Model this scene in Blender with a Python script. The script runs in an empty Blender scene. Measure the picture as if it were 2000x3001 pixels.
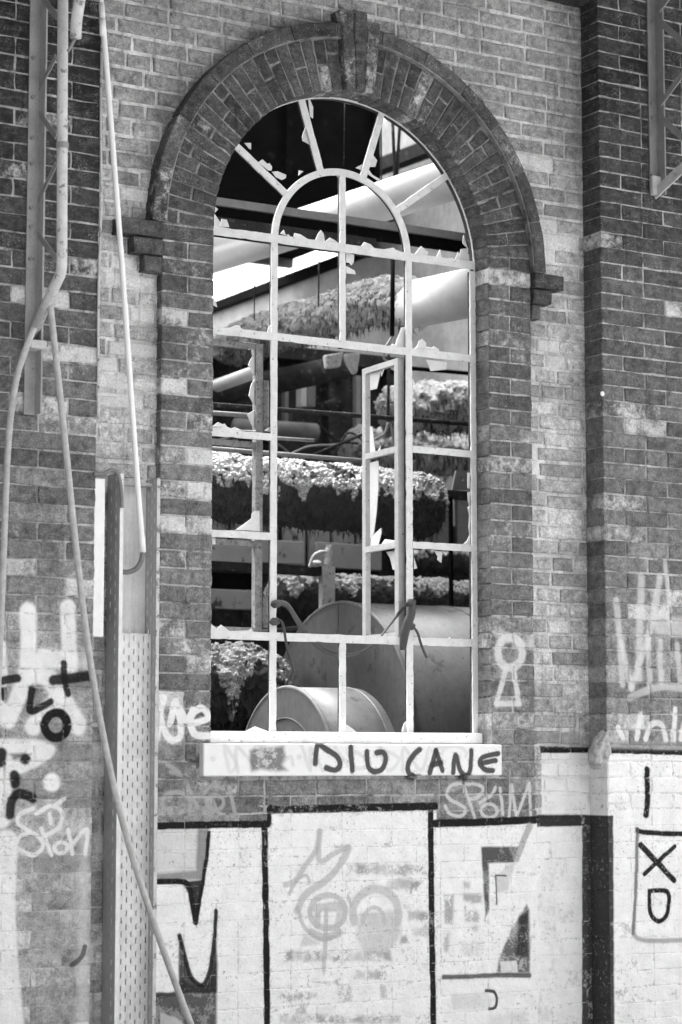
import bpy, bmesh, math, random
import numpy as np
from mathutils import Vector, Matrix
random.seed(7); np.random.seed(7)
R_ = math.radians
scene = bpy.context.scene
COL = scene.collection

# ------------------------------------------------------------------ camera, sky, sun, exposure
FPX = 6590.0; PITCH = R_(6.37); YAW = R_(30.9)          # focal length in pixels of a 2000 x 3001 frame
FH = Vector((math.sin(YAW), math.cos(YAW), 0)); CR = Vector((math.cos(YAW), -math.sin(YAW), 0))
FW = FH * math.cos(PITCH) + Vector((0, 0, math.sin(PITCH))); CU = CR.cross(FW)
CAM = -FW * 9.41; CAM.z = 1.6
cd = bpy.data.cameras.new('camera'); cam = bpy.data.objects.new('camera', cd); COL.objects.link(cam)
m = Matrix((CR, CU, -FW)).transposed().to_4x4(); m.translation = CAM; cam.matrix_world = m
cd.sensor_fit = 'VERTICAL'; cd.sensor_height = 36.0; cd.lens = FPX / 3001 * 36.0
cd.clip_start = 0.1; cd.clip_end = 1000
cd.dof.use_dof = True; cd.dof.focus_distance = 9.5; cd.dof.aperture_fstop = 2.4
scene.camera = cam

SUN_EL, SUN_AZ = 64, -14        # azimuth in degrees clockwise from +Y: the sun stands high behind the wall, to the left; the street side lies in open shade
world = bpy.data.worlds.new('World'); scene.world = world; world.use_nodes = True
wn = world.node_tree.nodes; wl = world.node_tree.links
bg = wn['Background']
sky = wn.new('ShaderNodeTexSky'); sky.sky_type = 'NISHITA'; sky.sun_disc = False
sky.sun_elevation = R_(SUN_EL); sky.sun_rotation = R_(SUN_AZ); sky.air_density = 1.0; sky.dust_density = 5.0; sky.ozone_density = 1.0
bw = wn.new('ShaderNodeRGBToBW'); wl.new(sky.outputs[0], bw.inputs[0]); wl.new(bw.outputs[0], bg.inputs[0])   # black and white photograph
bg.inputs[1].default_value = 0.15
sd = bpy.data.lights.new('sun', 'SUN'); sd.energy = 0.62; sd.angle = R_(12); sd.color = (1, 1, 1)
so = bpy.data.objects.new('sun', sd); COL.objects.link(so)
sun_dir = Vector((math.sin(R_(SUN_AZ)) * math.cos(R_(SUN_EL)), math.cos(R_(SUN_AZ)) * math.cos(R_(SUN_EL)), math.sin(R_(SUN_EL))))
so.rotation_euler = (-sun_dir).to_track_quat('-Z', 'Y').to_euler(); so.location = (2, -4, 9)
scene.render.engine = 'CYCLES'
vs = scene.view_settings
scene.display_settings.display_device = 'sRGB'; vs.view_transform = 'Standard'; vs.look = 'None'
vs.exposure = 3.15; vs.gamma = 1.0; vs.use_curve_mapping = False
scene.cycles.max_bounces = 6; scene.cycles.diffuse_bounces = 4

# ------------------------------------------------------------------ pixel helpers (full-size photograph -> a point on a plane of the place)
def ray(px, py):
    return FW + CR * ((px - 1000) / FPX) + CU * ((1500.5 - py) / FPX)
def P(px, py, Y=0.0):
    d = ray(px, py); return CAM + d * ((Y - CAM.y) / d.y)
def PX(px, py, X):
    d = ray(px, py); return CAM + d * ((X - CAM.x) / d.x)
def pix(p):
    d = Vector(p) - CAM; z = d.dot(FW); return 1000 + FPX * d.dot(CR) / z, 1500.5 - FPX * d.dot(CU) / z
def in_view(p, mgn=30):
    x, y = pix(p); return -mgn < x < 2000 + mgn and -mgn < y < 3001 + mgn

Y_SUR, Y_PAN, Y_PIER, Y_HOOD, Y_FR = 0.0, 0.04, -0.09, -0.03, 0.105
AX, AZ, AR0, AR1, AR2 = 0.077, 3.775, 0.683, 0.912, 0.975
XL, XRR = -0.606, 0.760            # opening
JL, JR = -0.842, 0.987             # outer edges of the window surround
PL, PR = -1.165, 1.313             # inner edges of the two piers
CRS = 0.07                         # one course
Z0 = 1.536 - 18 * CRS              # lowest course line

# ------------------------------------------------------------------ small noise library (numpy)
def _h(i, j, k):
    n = (i * 374761393 + j * 668265263 + k * 2147483647 * 7 + 1274126177) & 0xffffffff
    n = ((n ^ (n >> 13)) * 1274126177) & 0xffffffff
    n = ((n ^ (n >> 16)) * 2246822519) & 0xffffffff
    return ((n ^ (n >> 15)) & 0xffff) / 65535.0
def vnoise(p):
    p = np.asarray(p, float); i = np.floor(p).astype(np.int64); f = p - i; f = f * f * (3 - 2 * f); r = 0
    for a in (0, 1):
        for b in (0, 1):
            for c in (0, 1):
                w = (f[:, 0] if a else 1 - f[:, 0]) * (f[:, 1] if b else 1 - f[:, 1]) * (f[:, 2] if c else 1 - f[:, 2])
                r = r + w * _h(i[:, 0] + a, i[:, 1] + b, i[:, 2] + c)
    return r
def fbm(p, o=4):
    r = 0; a = .5; q = np.array(p, float)
    for k in range(o):
        r = r + a * vnoise(q); q = q * 2.03 + 17.3; a *= .5
    return r
def worley(p):
    p = np.asarray(p, float); i = np.floor(p).astype(np.int64); best = np.full(len(p), 9.0)
    for a in (-1, 0, 1):
        for b in (-1, 0, 1):
            for c in (-1, 0, 1):
                j = i + np.array([a, b, c])
                q = np.stack([j[:, 0] + _h(j[:, 0], j[:, 1], j[:, 2]), j[:, 1] + _h(j[:, 0] + 71, j[:, 1], j[:, 2] + 5), j[:, 2] + _h(j[:, 0], j[:, 1] + 33, j[:, 2] + 91)], 1)
                best = np.minimum(best, ((p - q) ** 2).sum(1))
    return np.sqrt(best)

# ------------------------------------------------------------------ object helpers
def tag(o, label=None, cat=None, group=None, kind=None):
    if label: o['label'] = label
    if cat: o['category'] = cat
    if group: o['group'] = group
    if kind or cat: o['kind'] = kind or 'thing'
    return o
def empty(name, loc, label, cat, group=None):
    o = bpy.data.objects.new(name, None); COL.objects.link(o); o.location = loc; o.empty_display_size = .1
    return tag(o, label, cat, group)
def link(name, me, mat=None, parent=None):
    o = bpy.data.objects.new(name, me); COL.objects.link(o)
    if mat is not None and not me.materials: me.materials.append(mat)
    if parent is not None:
        o.parent = parent
        o.matrix_parent_inverse = Matrix.Translation(parent.location).inverted()
    return o
def smooth(me):
    me.polygons.foreach_set('use_smooth', [True] * len(me.polygons)); return me
class MB:
    def __init__(s): s.v = []; s.f = []
    def add(s, v, f):
        n = len(s.v); s.v += [tuple(q) for q in v]; s.f += [tuple(i + n for i in q) for q in f]; return s
    def box(s, x0, x1, y0, y1, z0, z1):
        return s.add([(x, y, z) for z in (z0, z1) for y in (y0, y1) for x in (x0, x1)],
                     [(0, 1, 5, 4), (2, 6, 7, 3), (0, 4, 6, 2), (1, 3, 7, 5), (0, 2, 3, 1), (4, 5, 7, 6)])
    def prism(s, poly, y0, y1):          # poly in (x, z), extruded along y
        n = len(poly); a = sum(poly[i][0] * poly[(i + 1) % n][1] - poly[(i + 1) % n][0] * poly[i][1] for i in range(n))
        if a < 0: poly = poly[::-1]
        v = [(x, y0, z) for x, z in poly] + [(x, y1, z) for x, z in poly]
        return s.add(v, [tuple(range(n)), tuple(range(2 * n - 1, n - 1, -1))] + [(i, i + n, (i + 1) % n + n, (i + 1) % n) for i in range(n)])
    def bar(s, a, b, w, h, up=(0, 0, 1), rot=0):   # box along a-b: w across, h along up
        a = Vector(a); b = Vector(b); d = (b - a).normalized(); u = Vector(up); sd = d.cross(u)
        if sd.length < 1e-4: u = Vector((0, 1, 0)); sd = d.cross(u)
        sd.normalize(); u = sd.cross(d).normalized(); sd *= w / 2; u = u * h / 2
        v = [p + i * sd + j * u for p in (a, b) for i, j in ((-1, -1), (1, -1), (1, 1), (-1, 1))]
        return s.add(v, [(3, 2, 1, 0), (4, 5, 6, 7)] + [(i, (i + 1) % 4, (i + 1) % 4 + 4, i + 4) for i in range(4)])
    def tube(s, pts, r, n=12, cap=True, rfun=None):
        pts = [Vector(p) for p in pts]; m_ = len(pts); T = []
        for i in range(m_):
            T.append((pts[min(i + 1, m_ - 1)] - pts[max(i - 1, 0)]).normalized())
        nv = T[0].orthogonal().normalized(); V = []
        for i in range(m_):
            nv = (nv - T[i] * nv.dot(T[i])).normalized(); bv = T[i].cross(nv); rr = rfun(i) if rfun else r
            V += [pts[i] + (nv * math.cos(2 * math.pi * k / n) + bv * math.sin(2 * math.pi * k / n)) * rr for k in range(n)]
        Fc = [(i * n + k, i * n + (k + 1) % n, (i + 1) * n + (k + 1) % n, (i + 1) * n + k) for i in range(m_ - 1) for k in range(n)]
        if cap: Fc += [tuple(range(n - 1, -1, -1)), tuple(range((m_ - 1) * n, m_ * n))]
        return s.add(V, Fc)
    def mesh(s, name):
        me = bpy.data.meshes.new(name); me.from_pydata(s.v, [], s.f); me.update(); return me
    def build(s, name, mat, parent=None, sm=False, bevel=0):
        me = s.mesh(name)
        if bevel:
            bm = bmesh.new(); bm.from_mesh(me)
            bmesh.ops.bevel(bm, geom=bm.edges[:], offset=bevel, segments=1, affect='EDGES', clamp_overlap=True)
            bm.to_mesh(me); bm.free()
        if sm: smooth(me)
        return link(name, me, mat, parent)
def catmull(pts, k=8):
    pts = [Vector(p) for p in pts]; out = []
    for i in range(len(pts) - 1):
        a = pts[max(i - 1, 0)]; b = pts[i]; c = pts[i + 1]; d = pts[min(i + 2, len(pts) - 1)]
        for t in np.linspace(0, 1, k, endpoint=False):
            out.append(0.5 * ((2 * b) + (c - a) * t + (2 * a - 5 * b + 4 * c - d) * t * t + (3 * b - a - 3 * c + d) * t ** 3))
    return out + [pts[-1]]

# ------------------------------------------------------------------ spray paint on the wall: tone and cover per spot of the wall, drawn stroke by stroke
GX0, GX1, GZ0, GZ1, GS = -1.9, 2.1, 0.3, 3.3, 0.0025
GW, GH = int((GX1 - GX0) / GS), int((GZ1 - GZ0) / GS)
TONE = np.full((GH, GW), .8, np.float32); COVER = np.zeros((GH, GW), np.float32)
_gx, _gz = np.meshgrid((np.arange(GW) + .5) * GS + GX0, (np.arange(GH) + .5) * GS + GZ0)
_q = np.stack([_gx.ravel() * 30, _gz.ravel() * 30, np.zeros(GW * GH)], 1)
WOB1 = (fbm(_q, 3).reshape(GH, GW) - .44); WOB2 = (fbm(_q + 91.7, 3).reshape(GH, GW) - .44)
SPK = fbm(_q * 6 + 9, 2).reshape(GH, GW)
def _put(sl, a, tone):
    T = TONE[sl]; A = COVER[sl]; na = a + A * (1 - a)
    TONE[sl] = np.where(na > 1e-4, (tone * a + T * A * (1 - a)) / np.maximum(na, 1e-4), T); COVER[sl] = na
def _win(pts, mg):
    xs = [p[0] for p in pts]; zs = [p[1] for p in pts]
    i0 = max(0, int((min(xs) - mg - GX0) / GS)); i1 = min(GW, int((max(xs) + mg - GX0) / GS) + 1)
    j0 = max(0, int((min(zs) - mg - GZ0) / GS)); j1 = min(GH, int((max(zs) + mg - GZ0) / GS) + 1)
    return (slice(j0, j1), slice(i0, i1)) if i1 > i0 and j1 > j0 else None
def _segd(x, z, a, b):
    vx, vz = b[0] - a[0], b[1] - a[1]; L = vx * vx + vz * vz + 1e-12
    t = np.clip(((x - a[0]) * vx + (z - a[1]) * vz) / L, 0, 1); return np.hypot(x - a[0] - t * vx, z - a[1] - t * vz)
def stroke(px, w, tone, Y, alpha=1.0, soft=.35, crop=None):
    if crop: px = [(crop[0] + x / crop[2], crop[1] + y / crop[2]) for x, y in px]
    pts = [(lambda p: (p.x, p.z))(P(x, y, Y)) for x, y in px]
    if len(pts) > 2: pts = [(p.x, p.y) for p in catmull([(a, b, 0) for a, b in pts], 5)]
    if len(pts) == 1: pts = pts * 2
    r = w * .5 * .00152; mg = r * 2 + .01; sl = _win(pts, mg)
    if sl is None: return
    x = _gx[sl] + WOB1[sl] * .008; z = _gz[sl] + WOB2[sl] * .008; d = np.full(x.shape, 9.0)
    for a, b in zip(pts, pts[1:]): d = np.minimum(d, _segd(x, z, a, b))
    s_ = r * soft + .002; a = np.clip((r + s_ * .5 - d) / s_, 0, 1); a = a * a * (3 - 2 * a)
    halo = np.clip(1 - (d - r) / (r * .9 + .012), 0, 1) ** 2 * np.clip((SPK[sl] - .40) * 8, 0, 1) * .42
    _put(sl, np.clip(np.maximum(a, halo) * alpha, 0, 1), tone)
def ring(cx, cy, rx, ry, w, tone, Y, alpha=1.0, soft=.35, a0=0, a1=360, crop=None):
    stroke([(cx + rx * math.cos(R_(t)), cy + ry * math.sin(R_(t))) for t in np.linspace(a0, a1, 13)], w, tone, Y, alpha, soft, crop)
def fill(px, tone, Y, alpha=1.0, soft=.004, crop=None, rag=0):
    if crop: px = [(crop[0] + x / crop[2], crop[1] + y / crop[2]) for x, y in px]
    pts = [(lambda p: (p.x, p.z))(P(x, y, Y)) for x, y in px]; sl = _win(pts, .03)
    if sl is None: return
    x = _gx[sl] + WOB1[sl] * .006; z = _gz[sl] + WOB2[sl] * .006; d = np.full(x.shape, 9.0); ins = np.zeros(x.shape, bool)
    for a, b in zip(pts, pts[1:] + pts[:1]):
        d = np.minimum(d, _segd(x, z, a, b))
        c = (a[1] > z) != (b[1] > z)
        with np.errstate(all='ignore'): ins ^= c & (x < (b[0] - a[0]) * (z - a[1]) / (b[1] - a[1] + 1e-12) + a[0])
    sd_ = np.where(ins, d, -d); a = np.clip(.5 + sd_ / (2 * soft), 0, 1); a = a * a * (3 - 2 * a)
    if rag: n = np.clip((SPK[sl] * .5 + (WOB1[sl] + .44) * .6 + (WOB2[sl] + .44) * .25 - .50) / .12 + .5 , 0, 1); a = a * (1 - rag + rag * n)
    _put(sl, a * alpha, tone)
W, K, G = .88, .009, .42
L_, S_, N_, Q_ = Y_PIER, Y_SUR, Y_PAN, Y_PIER
# left pier: fat pale letters, black marks, pale tag
for pts, w in (([(83, 1790), (80, 1960), (25, 2110)], 44), ([(200, 1780), (207, 1960)], 42), ([(100, 1975), (150, 1995), (228, 2125)], 50), ([(98, 2130), (165, 2050)], 46),
               ([(130, 1930), (200, 1935)], 50), ([(-30, 2185), (120, 2190), (138, 2205), (60, 2245), (-30, 2262)], 36), ([(15, 2235), (8, 2400)], 44), ([(-10, 2060), (20, 2100)], 40), ([(5, 1890), (10, 2000)], 26)):
    stroke(pts, w, W, L_, .95, .5)
stroke([(20, 2470), (12, 2640), (18, 2800), (38, 3020)], 62, W, L_, .95, .3); stroke([(0, 2600), (5, 3020)], 60, W, L_, .9, .3)
fill([(236, 2420), (262, 2420), (262, 3001), (225, 3001)], .7, L_, .55, .02)
fill([(-40, 1900), (268, 1880), (262, 3050), (-40, 3050)], .62, L_, .2, .05, None, .85)
stroke([(153, 2293)], 46, W, L_, 1, .4)
for pts, w in (([(2, 1996), (52, 1988)], 22), ([(158, 1994), (262, 1982)], 27), ([(188, 1945), (190, 1990), (200, 2034)], 17), ([(95, 2020), (88, 2062), (96, 2084), (148, 2056)], 19),
               ([(5, 2205), (4, 2235)], 26), ([(75, 2225)], 28), ([(42, 2272), (44, 2295)], 27), ([(30, 2388), (34, 2350), (58, 2325), (98, 2340)], 25), ([(8, 2020), (10, 2048)], 10)):
    stroke(pts, w, K, L_, .97, .5)
ring(165, 2125, 33, 36, 24, K, L_)
for pts in ([(108, 2385), (150, 2362), (182, 2380), (172, 2425), (128, 2452)], [(98, 2370), (60, 2385), (55, 2415), (112, 2450), (126, 2480), (100, 2506), (58, 2492)], [(122, 2428), (152, 2505)],
            [(145, 2386), (150, 2412)], [(200, 2432), (214, 2502)], [(212, 2474), (256, 2430), (250, 2502)], [(33, 2505), (58, 2452), (88, 2440)], [(160, 2362), (190, 2340)]):
    stroke(pts, 11, .8, L_, .95)
ring(180, 2485, 19, 16, 11, .8, L_, .95); stroke([(250, 2775), (240, 2805), (212, 2828)], 13, .05, L_, .8)
# pale strip of paint beside the cable tray
# tag left of the sill
for pts in ([(465, 2050), (462, 2164)], [(482, 2046), (470, 2100), (500, 2166), (532, 2150), (516, 2056)], [(498, 2120), (512, 2060)], [(530, 2078), (546, 2112), (566, 2080)],
            [(560, 2122), (610, 2104), (592, 2075), (560, 2098), (570, 2150), (614, 2156)], [(472, 2045), (462, 2100)]):
    stroke(pts, 19, .85, S_, 1)
# pale tags below the sill
for pts in ([(1378, 2298), (1325, 2300), (1312, 2336), (1362, 2368), (1352, 2392), (1318, 2384), (1306, 2362)], [(1362, 2302), (1393, 2402)], [(1386, 2296), (1416, 2310), (1402, 2336), (1374, 2342)],
            [(1408, 2352), (1440, 2330), (1452, 2308)], [(1466, 2310), (1474, 2388)], [(1492, 2398), (1500, 2300)], [(1500, 2302), (1514, 2392)], [(1514, 2392), (1552, 2296)], [(1552, 2296), (1556, 2392)]):
    stroke(pts, 10, .62, S_, .9)
ring(1434, 2376, 24, 20, 10, .62, S_, .9)
ring(518, 2352, 42, 30, 13, .4, S_, .85)
for pts in ([(545, 2290), (582, 2368)], [(500, 2262), (530, 2270)], [(598, 2325), (625, 2300), (655, 2312)], [(672, 2306), (690, 2382)], [(620, 2340), (640, 2385)], [(490, 2240), (525, 2262)]): stroke(pts, 11, .4, S_, .8)
ring(632, 2352, 24, 22, 11, .4, S_, .8)
# keyhole-shaped mark on the right jamb
ring(1496, 1912, 36, 44, 25, .72, S_, .85, .6)
for pts in ([(1484, 1960), (1456, 2062)], [(1506, 1960), (1522, 2064)], [(1456, 2062), (1522, 2062)]): stroke(pts, 17, .72, S_, .85, .6)
# right pier: pale drips, arc and letters
for pts, w in (([(1806, 1760), (1818, 1880), (1825, 2005)], 22), ([(1822, 1880), (1852, 2018)], 18), ([(1880, 1690), (1872, 1990)], 26), ([(1850, 2015), (1905, 1850), (1935, 1690)], 22), ([(1900, 1870), (1905, 2010)], 20),
               ([(1935, 1830), (2010, 1840)], 60), ([(1950, 1650), (1965, 1790)], 16), ([(1935, 1880), (1938, 2000)], 20), ([(1985, 1890), (1995, 2000)], 20)):
    stroke(pts, w, .72, Q_, .62, .9)
stroke([(1848, 2044), (1900, 2022), (1950, 2012), (2020, 2022)], 22, .6, Q_, .7, .7)
for pts in ([(1866, 2164), (1880, 2094)], [(1892, 2166), (1908, 2128), (1926, 2118), (1944, 2130), (1952, 2168)], [(1974, 2168), (1980, 2078)], [(1812, 2132), (1826, 2160)], [(1996, 2166), (2006, 2120)]): stroke(pts, 18, .8, Q_, .92, .5)
# white ground coat of the big piece
fill([(1588, 2206), (1732, 2206), (1732, 2384), (1588, 2384)], W, N_, 1, .003)
fill([(1745, 2206), (2150, 2214), (2150, 3100), (1745, 3100)], W, Q_, 1, .003)
fill([(440, 2425), (1580, 2408), (1580, 3050), (430, 3050)], W, S_, 1, .004); fill([(796, 2372), (1280, 2366), (1280, 2500), (796, 2500)], W, S_, 1, .004)
fill([(1570, 2402), (1745, 2400), (1745, 3050), (1570, 3050)], W, N_, 1, .003)
C7 = (0, 2400, 2.24)
fill([(975, 72), (1330, 60), (1300, 330), (985, 360)], .62, S_, .85, .006, C7); fill([(1300, 60), (1372, 60), (1350, 310), (1330, 400), (985, 410), (985, 360), (1290, 335)], .16, S_, .8, .01, C7)
fill([(975, 1150), (1180, 1140), (1190, 1040), (1240, 1080), (1310, 1105), (1370, 1075), (1425, 900), (1425, 1400), (930, 1400)], .03, S_, .92, .01, C7, .22)
fill([(525, 2735), (541, 2790), (556, 2852), (574, 2884), (606, 2884), (618, 2842), (629, 2765), (635, 2650), (637, 2910), (524, 2912)], .02, S_, .93, .006)
fill([(560, 2700), (606, 2700), (627, 2700), (621, 2790), (610, 2845), (590, 2874), (572, 2862), (556, 2810), (538, 2740), (530, 2715)], W, S_, 1, .004)
fill([(1195, 415), (1340, 398), (1358, 120), (1380, 90), (1368, 260), (1332, 480), (1290, 710), (1262, 600), (1246, 500)], K, S_, .97, .004, C7)
stroke([(975, 412), (1200, 415), (1245, 460), (1265, 560), (1288, 680)], 15, K, S_, 1, .3, C7); stroke([(1290, 680), (1350, 300), (1375, 90)], 11, K, S_, 1, .4, C7)
stroke([(527, 2742), (541, 2795), (556, 2852), (572, 2878), (590, 2888), (604, 2874), (617, 2838), (628, 2760), (634, 2670)], 12, K, S_, .97, .5)
stroke([(940, 1162), (1180, 1150)], 11, .05, S_, .95, .5, C7)
stroke([(444, 2422), (620, 2417), (785, 2416)], 19, K, S_, 1, .25); stroke([(776, 2414), (780, 2700), (784, 3020)], 19, K, S_, 1, .25)
fill([(470, 3020), (470, 2965), (520, 2985), (560, 3020)], .6, S_, .8)
stroke([(793, 2372), (850, 2372), (1275, 2363)], 22, K, S_, 1, .22); stroke([(793, 2365), (788, 2410)], 13, K, S_, 1, .3)
stroke([(1262, 2366), (1266, 2700), (1272, 3020)], 19, K, S_, 1, .25); stroke([(1275, 2413), (1400, 2410), (1588, 2402)], 22, K, S_, 1, .25)
fill([(1575, 2388), (1745, 2388), (1745, 2420), (1575, 2424)], K, N_, .97, .004); fill([(1585, 2186), (1735, 2190), (1735, 2206), (1585, 2206)], K, N_, 1, .003)
stroke([(1790, 2199), (1900, 2203), (2120, 2208)], 16, K, Q_, 1, .3)
fill([(1590, 2150), (1735, 2155), (1735, 2190), (1590, 2186)], .3, N_, .5, .015); fill([(1780, 2172), (2120, 2180), (2120, 2200), (1780, 2196)], .3, Q_, .6, .01)
PIERPX = P(1778, 2600, Y_PIER).x
fill([(1760, 2392), (1796, 2392), (1800, 3050), (1760, 3050)], .04, Q_, .96, .004)
fill([(1720, 2392), (1745, 2392), (1748, 3050), (1724, 3050)], .05, N_, .9, .006)
C1 = (1300, 2400, 2.24)
fill([(248, 182), (500, 182), (465, 285), (300, 290), (300, 600), (275, 650)], .055, S_, .95, .006, C1, .25)
fill([(548, 560), (560, 600), (568, 1010), (350, 1020), (360, 920), (450, 720)], .07, S_, .9, .008, C1, .4)
fill([(500, 640), (560, 600), (566, 920), (470, 900)], .025, S_, .9, .015, C1); fill([(372, 935), (480, 930), (490, 1005), (380, 1015)], .75, S_, .95, .004, C1)
fill([(420, 300), (470, 290), (420, 470), (350, 480), (345, 390)], .6, S_, .8, .01, C1)
stroke([(0, 1040), (270, 1030), (566, 1026)], 13, .05, S_, .9, .6, C1); stroke([(566, 50), (540, 110), (480, 260)], 20, .4, S_, .85, .4, C1)
stroke([(280, 1130), (330, 1135), (350, 1180), (340, 1235), (300, 1245)], 9, .03, S_, .95, .4, C1); stroke([(345, 370), (410, 375)], 5, .05, S_, .9, .4, C1); stroke([(345, 380), (350, 560)], 5, .06, S_, .9, .5, C1)
fill([(50, 1150), (270, 1140), (330, 1180), (300, 1245), (60, 1250)], .6, S_, .45, .008, C1); fill([(300, 1290), (550, 1260), (560, 1350), (300, 1350)], .55, S_, .4, .02, C1)
for x0, y0, x1, y1, al in ((5, 490, 70, 690, .55), (130, 490, 255, 560, .5), (140, 600, 240, 680, .5), (130, 410, 180, 460, .4), (0, 720, 40, 880, .45), (180, 700, 230, 740, .4), (100, 800, 260, 900, .2)):
    fill([(x0, y0), (x1, y0 + 6), (x1 - 8, y1), (x0 + 4, y1 - 8)], .25, S_, al * 1.3, .01, C1, .85)
# right pier: I, box, X, O
stroke([(1897, 2256), (1899, 2320), (1894, 2388)], 20, K, Q_, 1, .35)
stroke([(1868, 2432), (1875, 2436), (1930, 2442), (2100, 2446)], 15, K, Q_, 1, .4); stroke([(1868, 2430), (1864, 2600), (1857, 2735)], 12, .1, Q_, .85, .8); stroke([(1857, 2735), (1875, 2752), (1930, 2757), (2090, 2752)], 13, .25, Q_, .7, .9)
stroke([(1878, 2476), (1976, 2580)], 18, K, Q_, 1, .3); stroke([(1978, 2480), (1930, 2524), (1890, 2562)], 14, K, Q_, 1, .3)
stroke([(1903, 2612), (1955, 2613), (1960, 2660), (1950, 2688), (1930, 2700), (1910, 2682), (1904, 2650), (1903, 2612)], 14, K, Q_, 1, .3)
# grey figure marks on the middle letter
C8 = (600, 2400, 2.24)
for pts, w in (([(755, 80), (735, 200), (660, 310), (600, 400), (530, 435)], 15), ([(760, 80), (750, 240), (775, 275), (870, 215), (945, 185)], 15), ([(945, 190), (890, 300), (800, 400), (660, 500), (610, 600)], 21),
               ([(600, 400), (665, 370), (690, 410)], 9), ([(600, 410), (555, 490)], 9), ([(610, 590), (650, 700), (720, 770), (790, 790), (890, 760)], 12), ([(800, 600), (795, 760), (785, 990)], 14), ([(945, 515), (965, 570)], 10), ([(700, 740), (800, 780), (880, 740)], 20)):
    stroke(pts, w, .46, S_, .72, .5, C8)
ring(810, 610, 118, 110, 16, .46, S_, .75, .4, 0, 360, C8); ring(1125, 620, 150, 160, 24, .46, S_, .65, .5, 160, 380, C8); ring(1110, 680, 70, 100, 12, .46, S_, .6, .5, 180, 360, C8)
fill([(700, 560), (900, 540), (920, 610), (680, 610)], .5, S_, .75, .006, C8); fill([(720, 610), (760, 610), (760, 720), (720, 710)], .5, S_, .7, .006, C8); fill([(870, 610), (920, 610), (900, 710), (850, 715)], .5, S_, .7, .006, C8)
fill([(1020, 620), (1280, 600), (1290, 760), (1200, 890), (1060, 900), (990, 780)], .5, S_, .62, .015, C8); fill([(650, 760), (760, 820), (630, 840)], .5, S_, .6, .01, C8)
for x0, y0, x1, y1 in ((940, 300, 1450, 365), (1200, 400, 1430, 465), (1340, 610, 1480, 670), (1370, 720, 1480, 780), (520, 865, 1230, 930), (990, 1000, 1200, 1050), (880, 1090, 960, 1200), (1150, 1080, 1205, 1170), (1290, 770, 1340, 810), (1310, 550, 1350, 590), (500, 1150, 800, 1180), (600, 1210, 660, 1280), (500, 1290, 1280, 1340)):
    n = max(2, (x1 - x0) // 60)
    for i in range(n):
        xa = x0 + (x1 - x0) * i / n; xb = x0 + (x1 - x0) * (i + 1) / n; j = lambda: random.uniform(-9, 9)
        fill([(xa + j(), y0 + j()), (xb + j(), y0 + j()), (xb + j(), y1 + j()), (xa + j(), y1 + j())], .33, S_, random.uniform(.4, .95), .012, C8, .9)
# lettering on the sill
C5 = (600, 1950, 2.24); C6 = (1300, 1950, 2.24); YSILL = -0.03
SILL_ORDER = []
for pts in ([(130, 530), (165, 700), (208, 640), (140, 535)], [(220, 700), (213, 540), (325, 655)], [(640, 530), (695, 690), (695, 545), (775, 690)], [(860, 540), (900, 600), (1000, 675), (1080, 645), (1000, 570), (950, 590)],
            [(1145, 545), (1205, 690), (1275, 610), (1150, 545)], [(1300, 690), (1310, 540), (1420, 690), (1475, 535)], [(1510, 560), (1570, 530)], [(470, 690), (560, 600), (580, 650)]):
    stroke(pts, 11, .55, YSILL, .45, .4, C5)
for pts in ([(55, 615)], [(620, 600)]): stroke(pts, 15, .6, YSILL, .5, .6, C5)
ring(70, 580, 80, 50, 10, .55, YSILL, .4, .4, 180, 380, C6)
for pts in ([(728, 645), (738, 535), (765, 528), (868, 598), (892, 648), (862, 686), (798, 672)], [(960, 535), (970, 690)], [(1066, 568), (1074, 655), (1110, 695), (1165, 680), (1190, 615), (1174, 572), (1132, 574)],
            [(1412, 552), (1370, 590), (1336, 650), (1342, 705), (1368, 722)], [(1478, 705), (1520, 560)], [(1520, 560), (1562, 690)], [(1492, 652), (1552, 640)]):
    stroke(pts, 16, .035, YSILL, .95, .35, C5)
for pts in ([(65, 702), (80, 588), (112, 690), (145, 722), (176, 690), (186, 558)], [(360, 580), (262, 602), (240, 640), (268, 682), (322, 692)], [(262, 642), (342, 625)]): stroke(pts, 15, .035, YSILL, .95, .35, C6)
for pts, cr, w in (([(1340, 735), (1385, 733)], C5, 17), ([(1362, 730), (1364, 752)], C5, 8), ([(95, 732), (150, 735)], C6, 17), ([(130, 735), (132, 775)], C6, 9)): stroke(pts, w, .03, S_, .8, .8, cr)
fill([(300, 560), (360, 525), (430, 540), (520, 530), (535, 600), (510, 650), (545, 690), (450, 695), (380, 680), (310, 695), (295, 630)], .06, YSILL, .8, .012, C5, .55)     # an illegible black smear
img = bpy.data.images.new('spray_paint', GW, GH, alpha=False, float_buffer=True)
img.colorspace_settings.name = 'Non-Color'
_px = np.ones((GH, GW, 4), np.float32); _px[..., 0] = TONE; _px[..., 1] = COVER; _px[..., 2] = 0
img.pixels.foreach_set(_px.ravel()); img.update(); img.pack()

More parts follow.
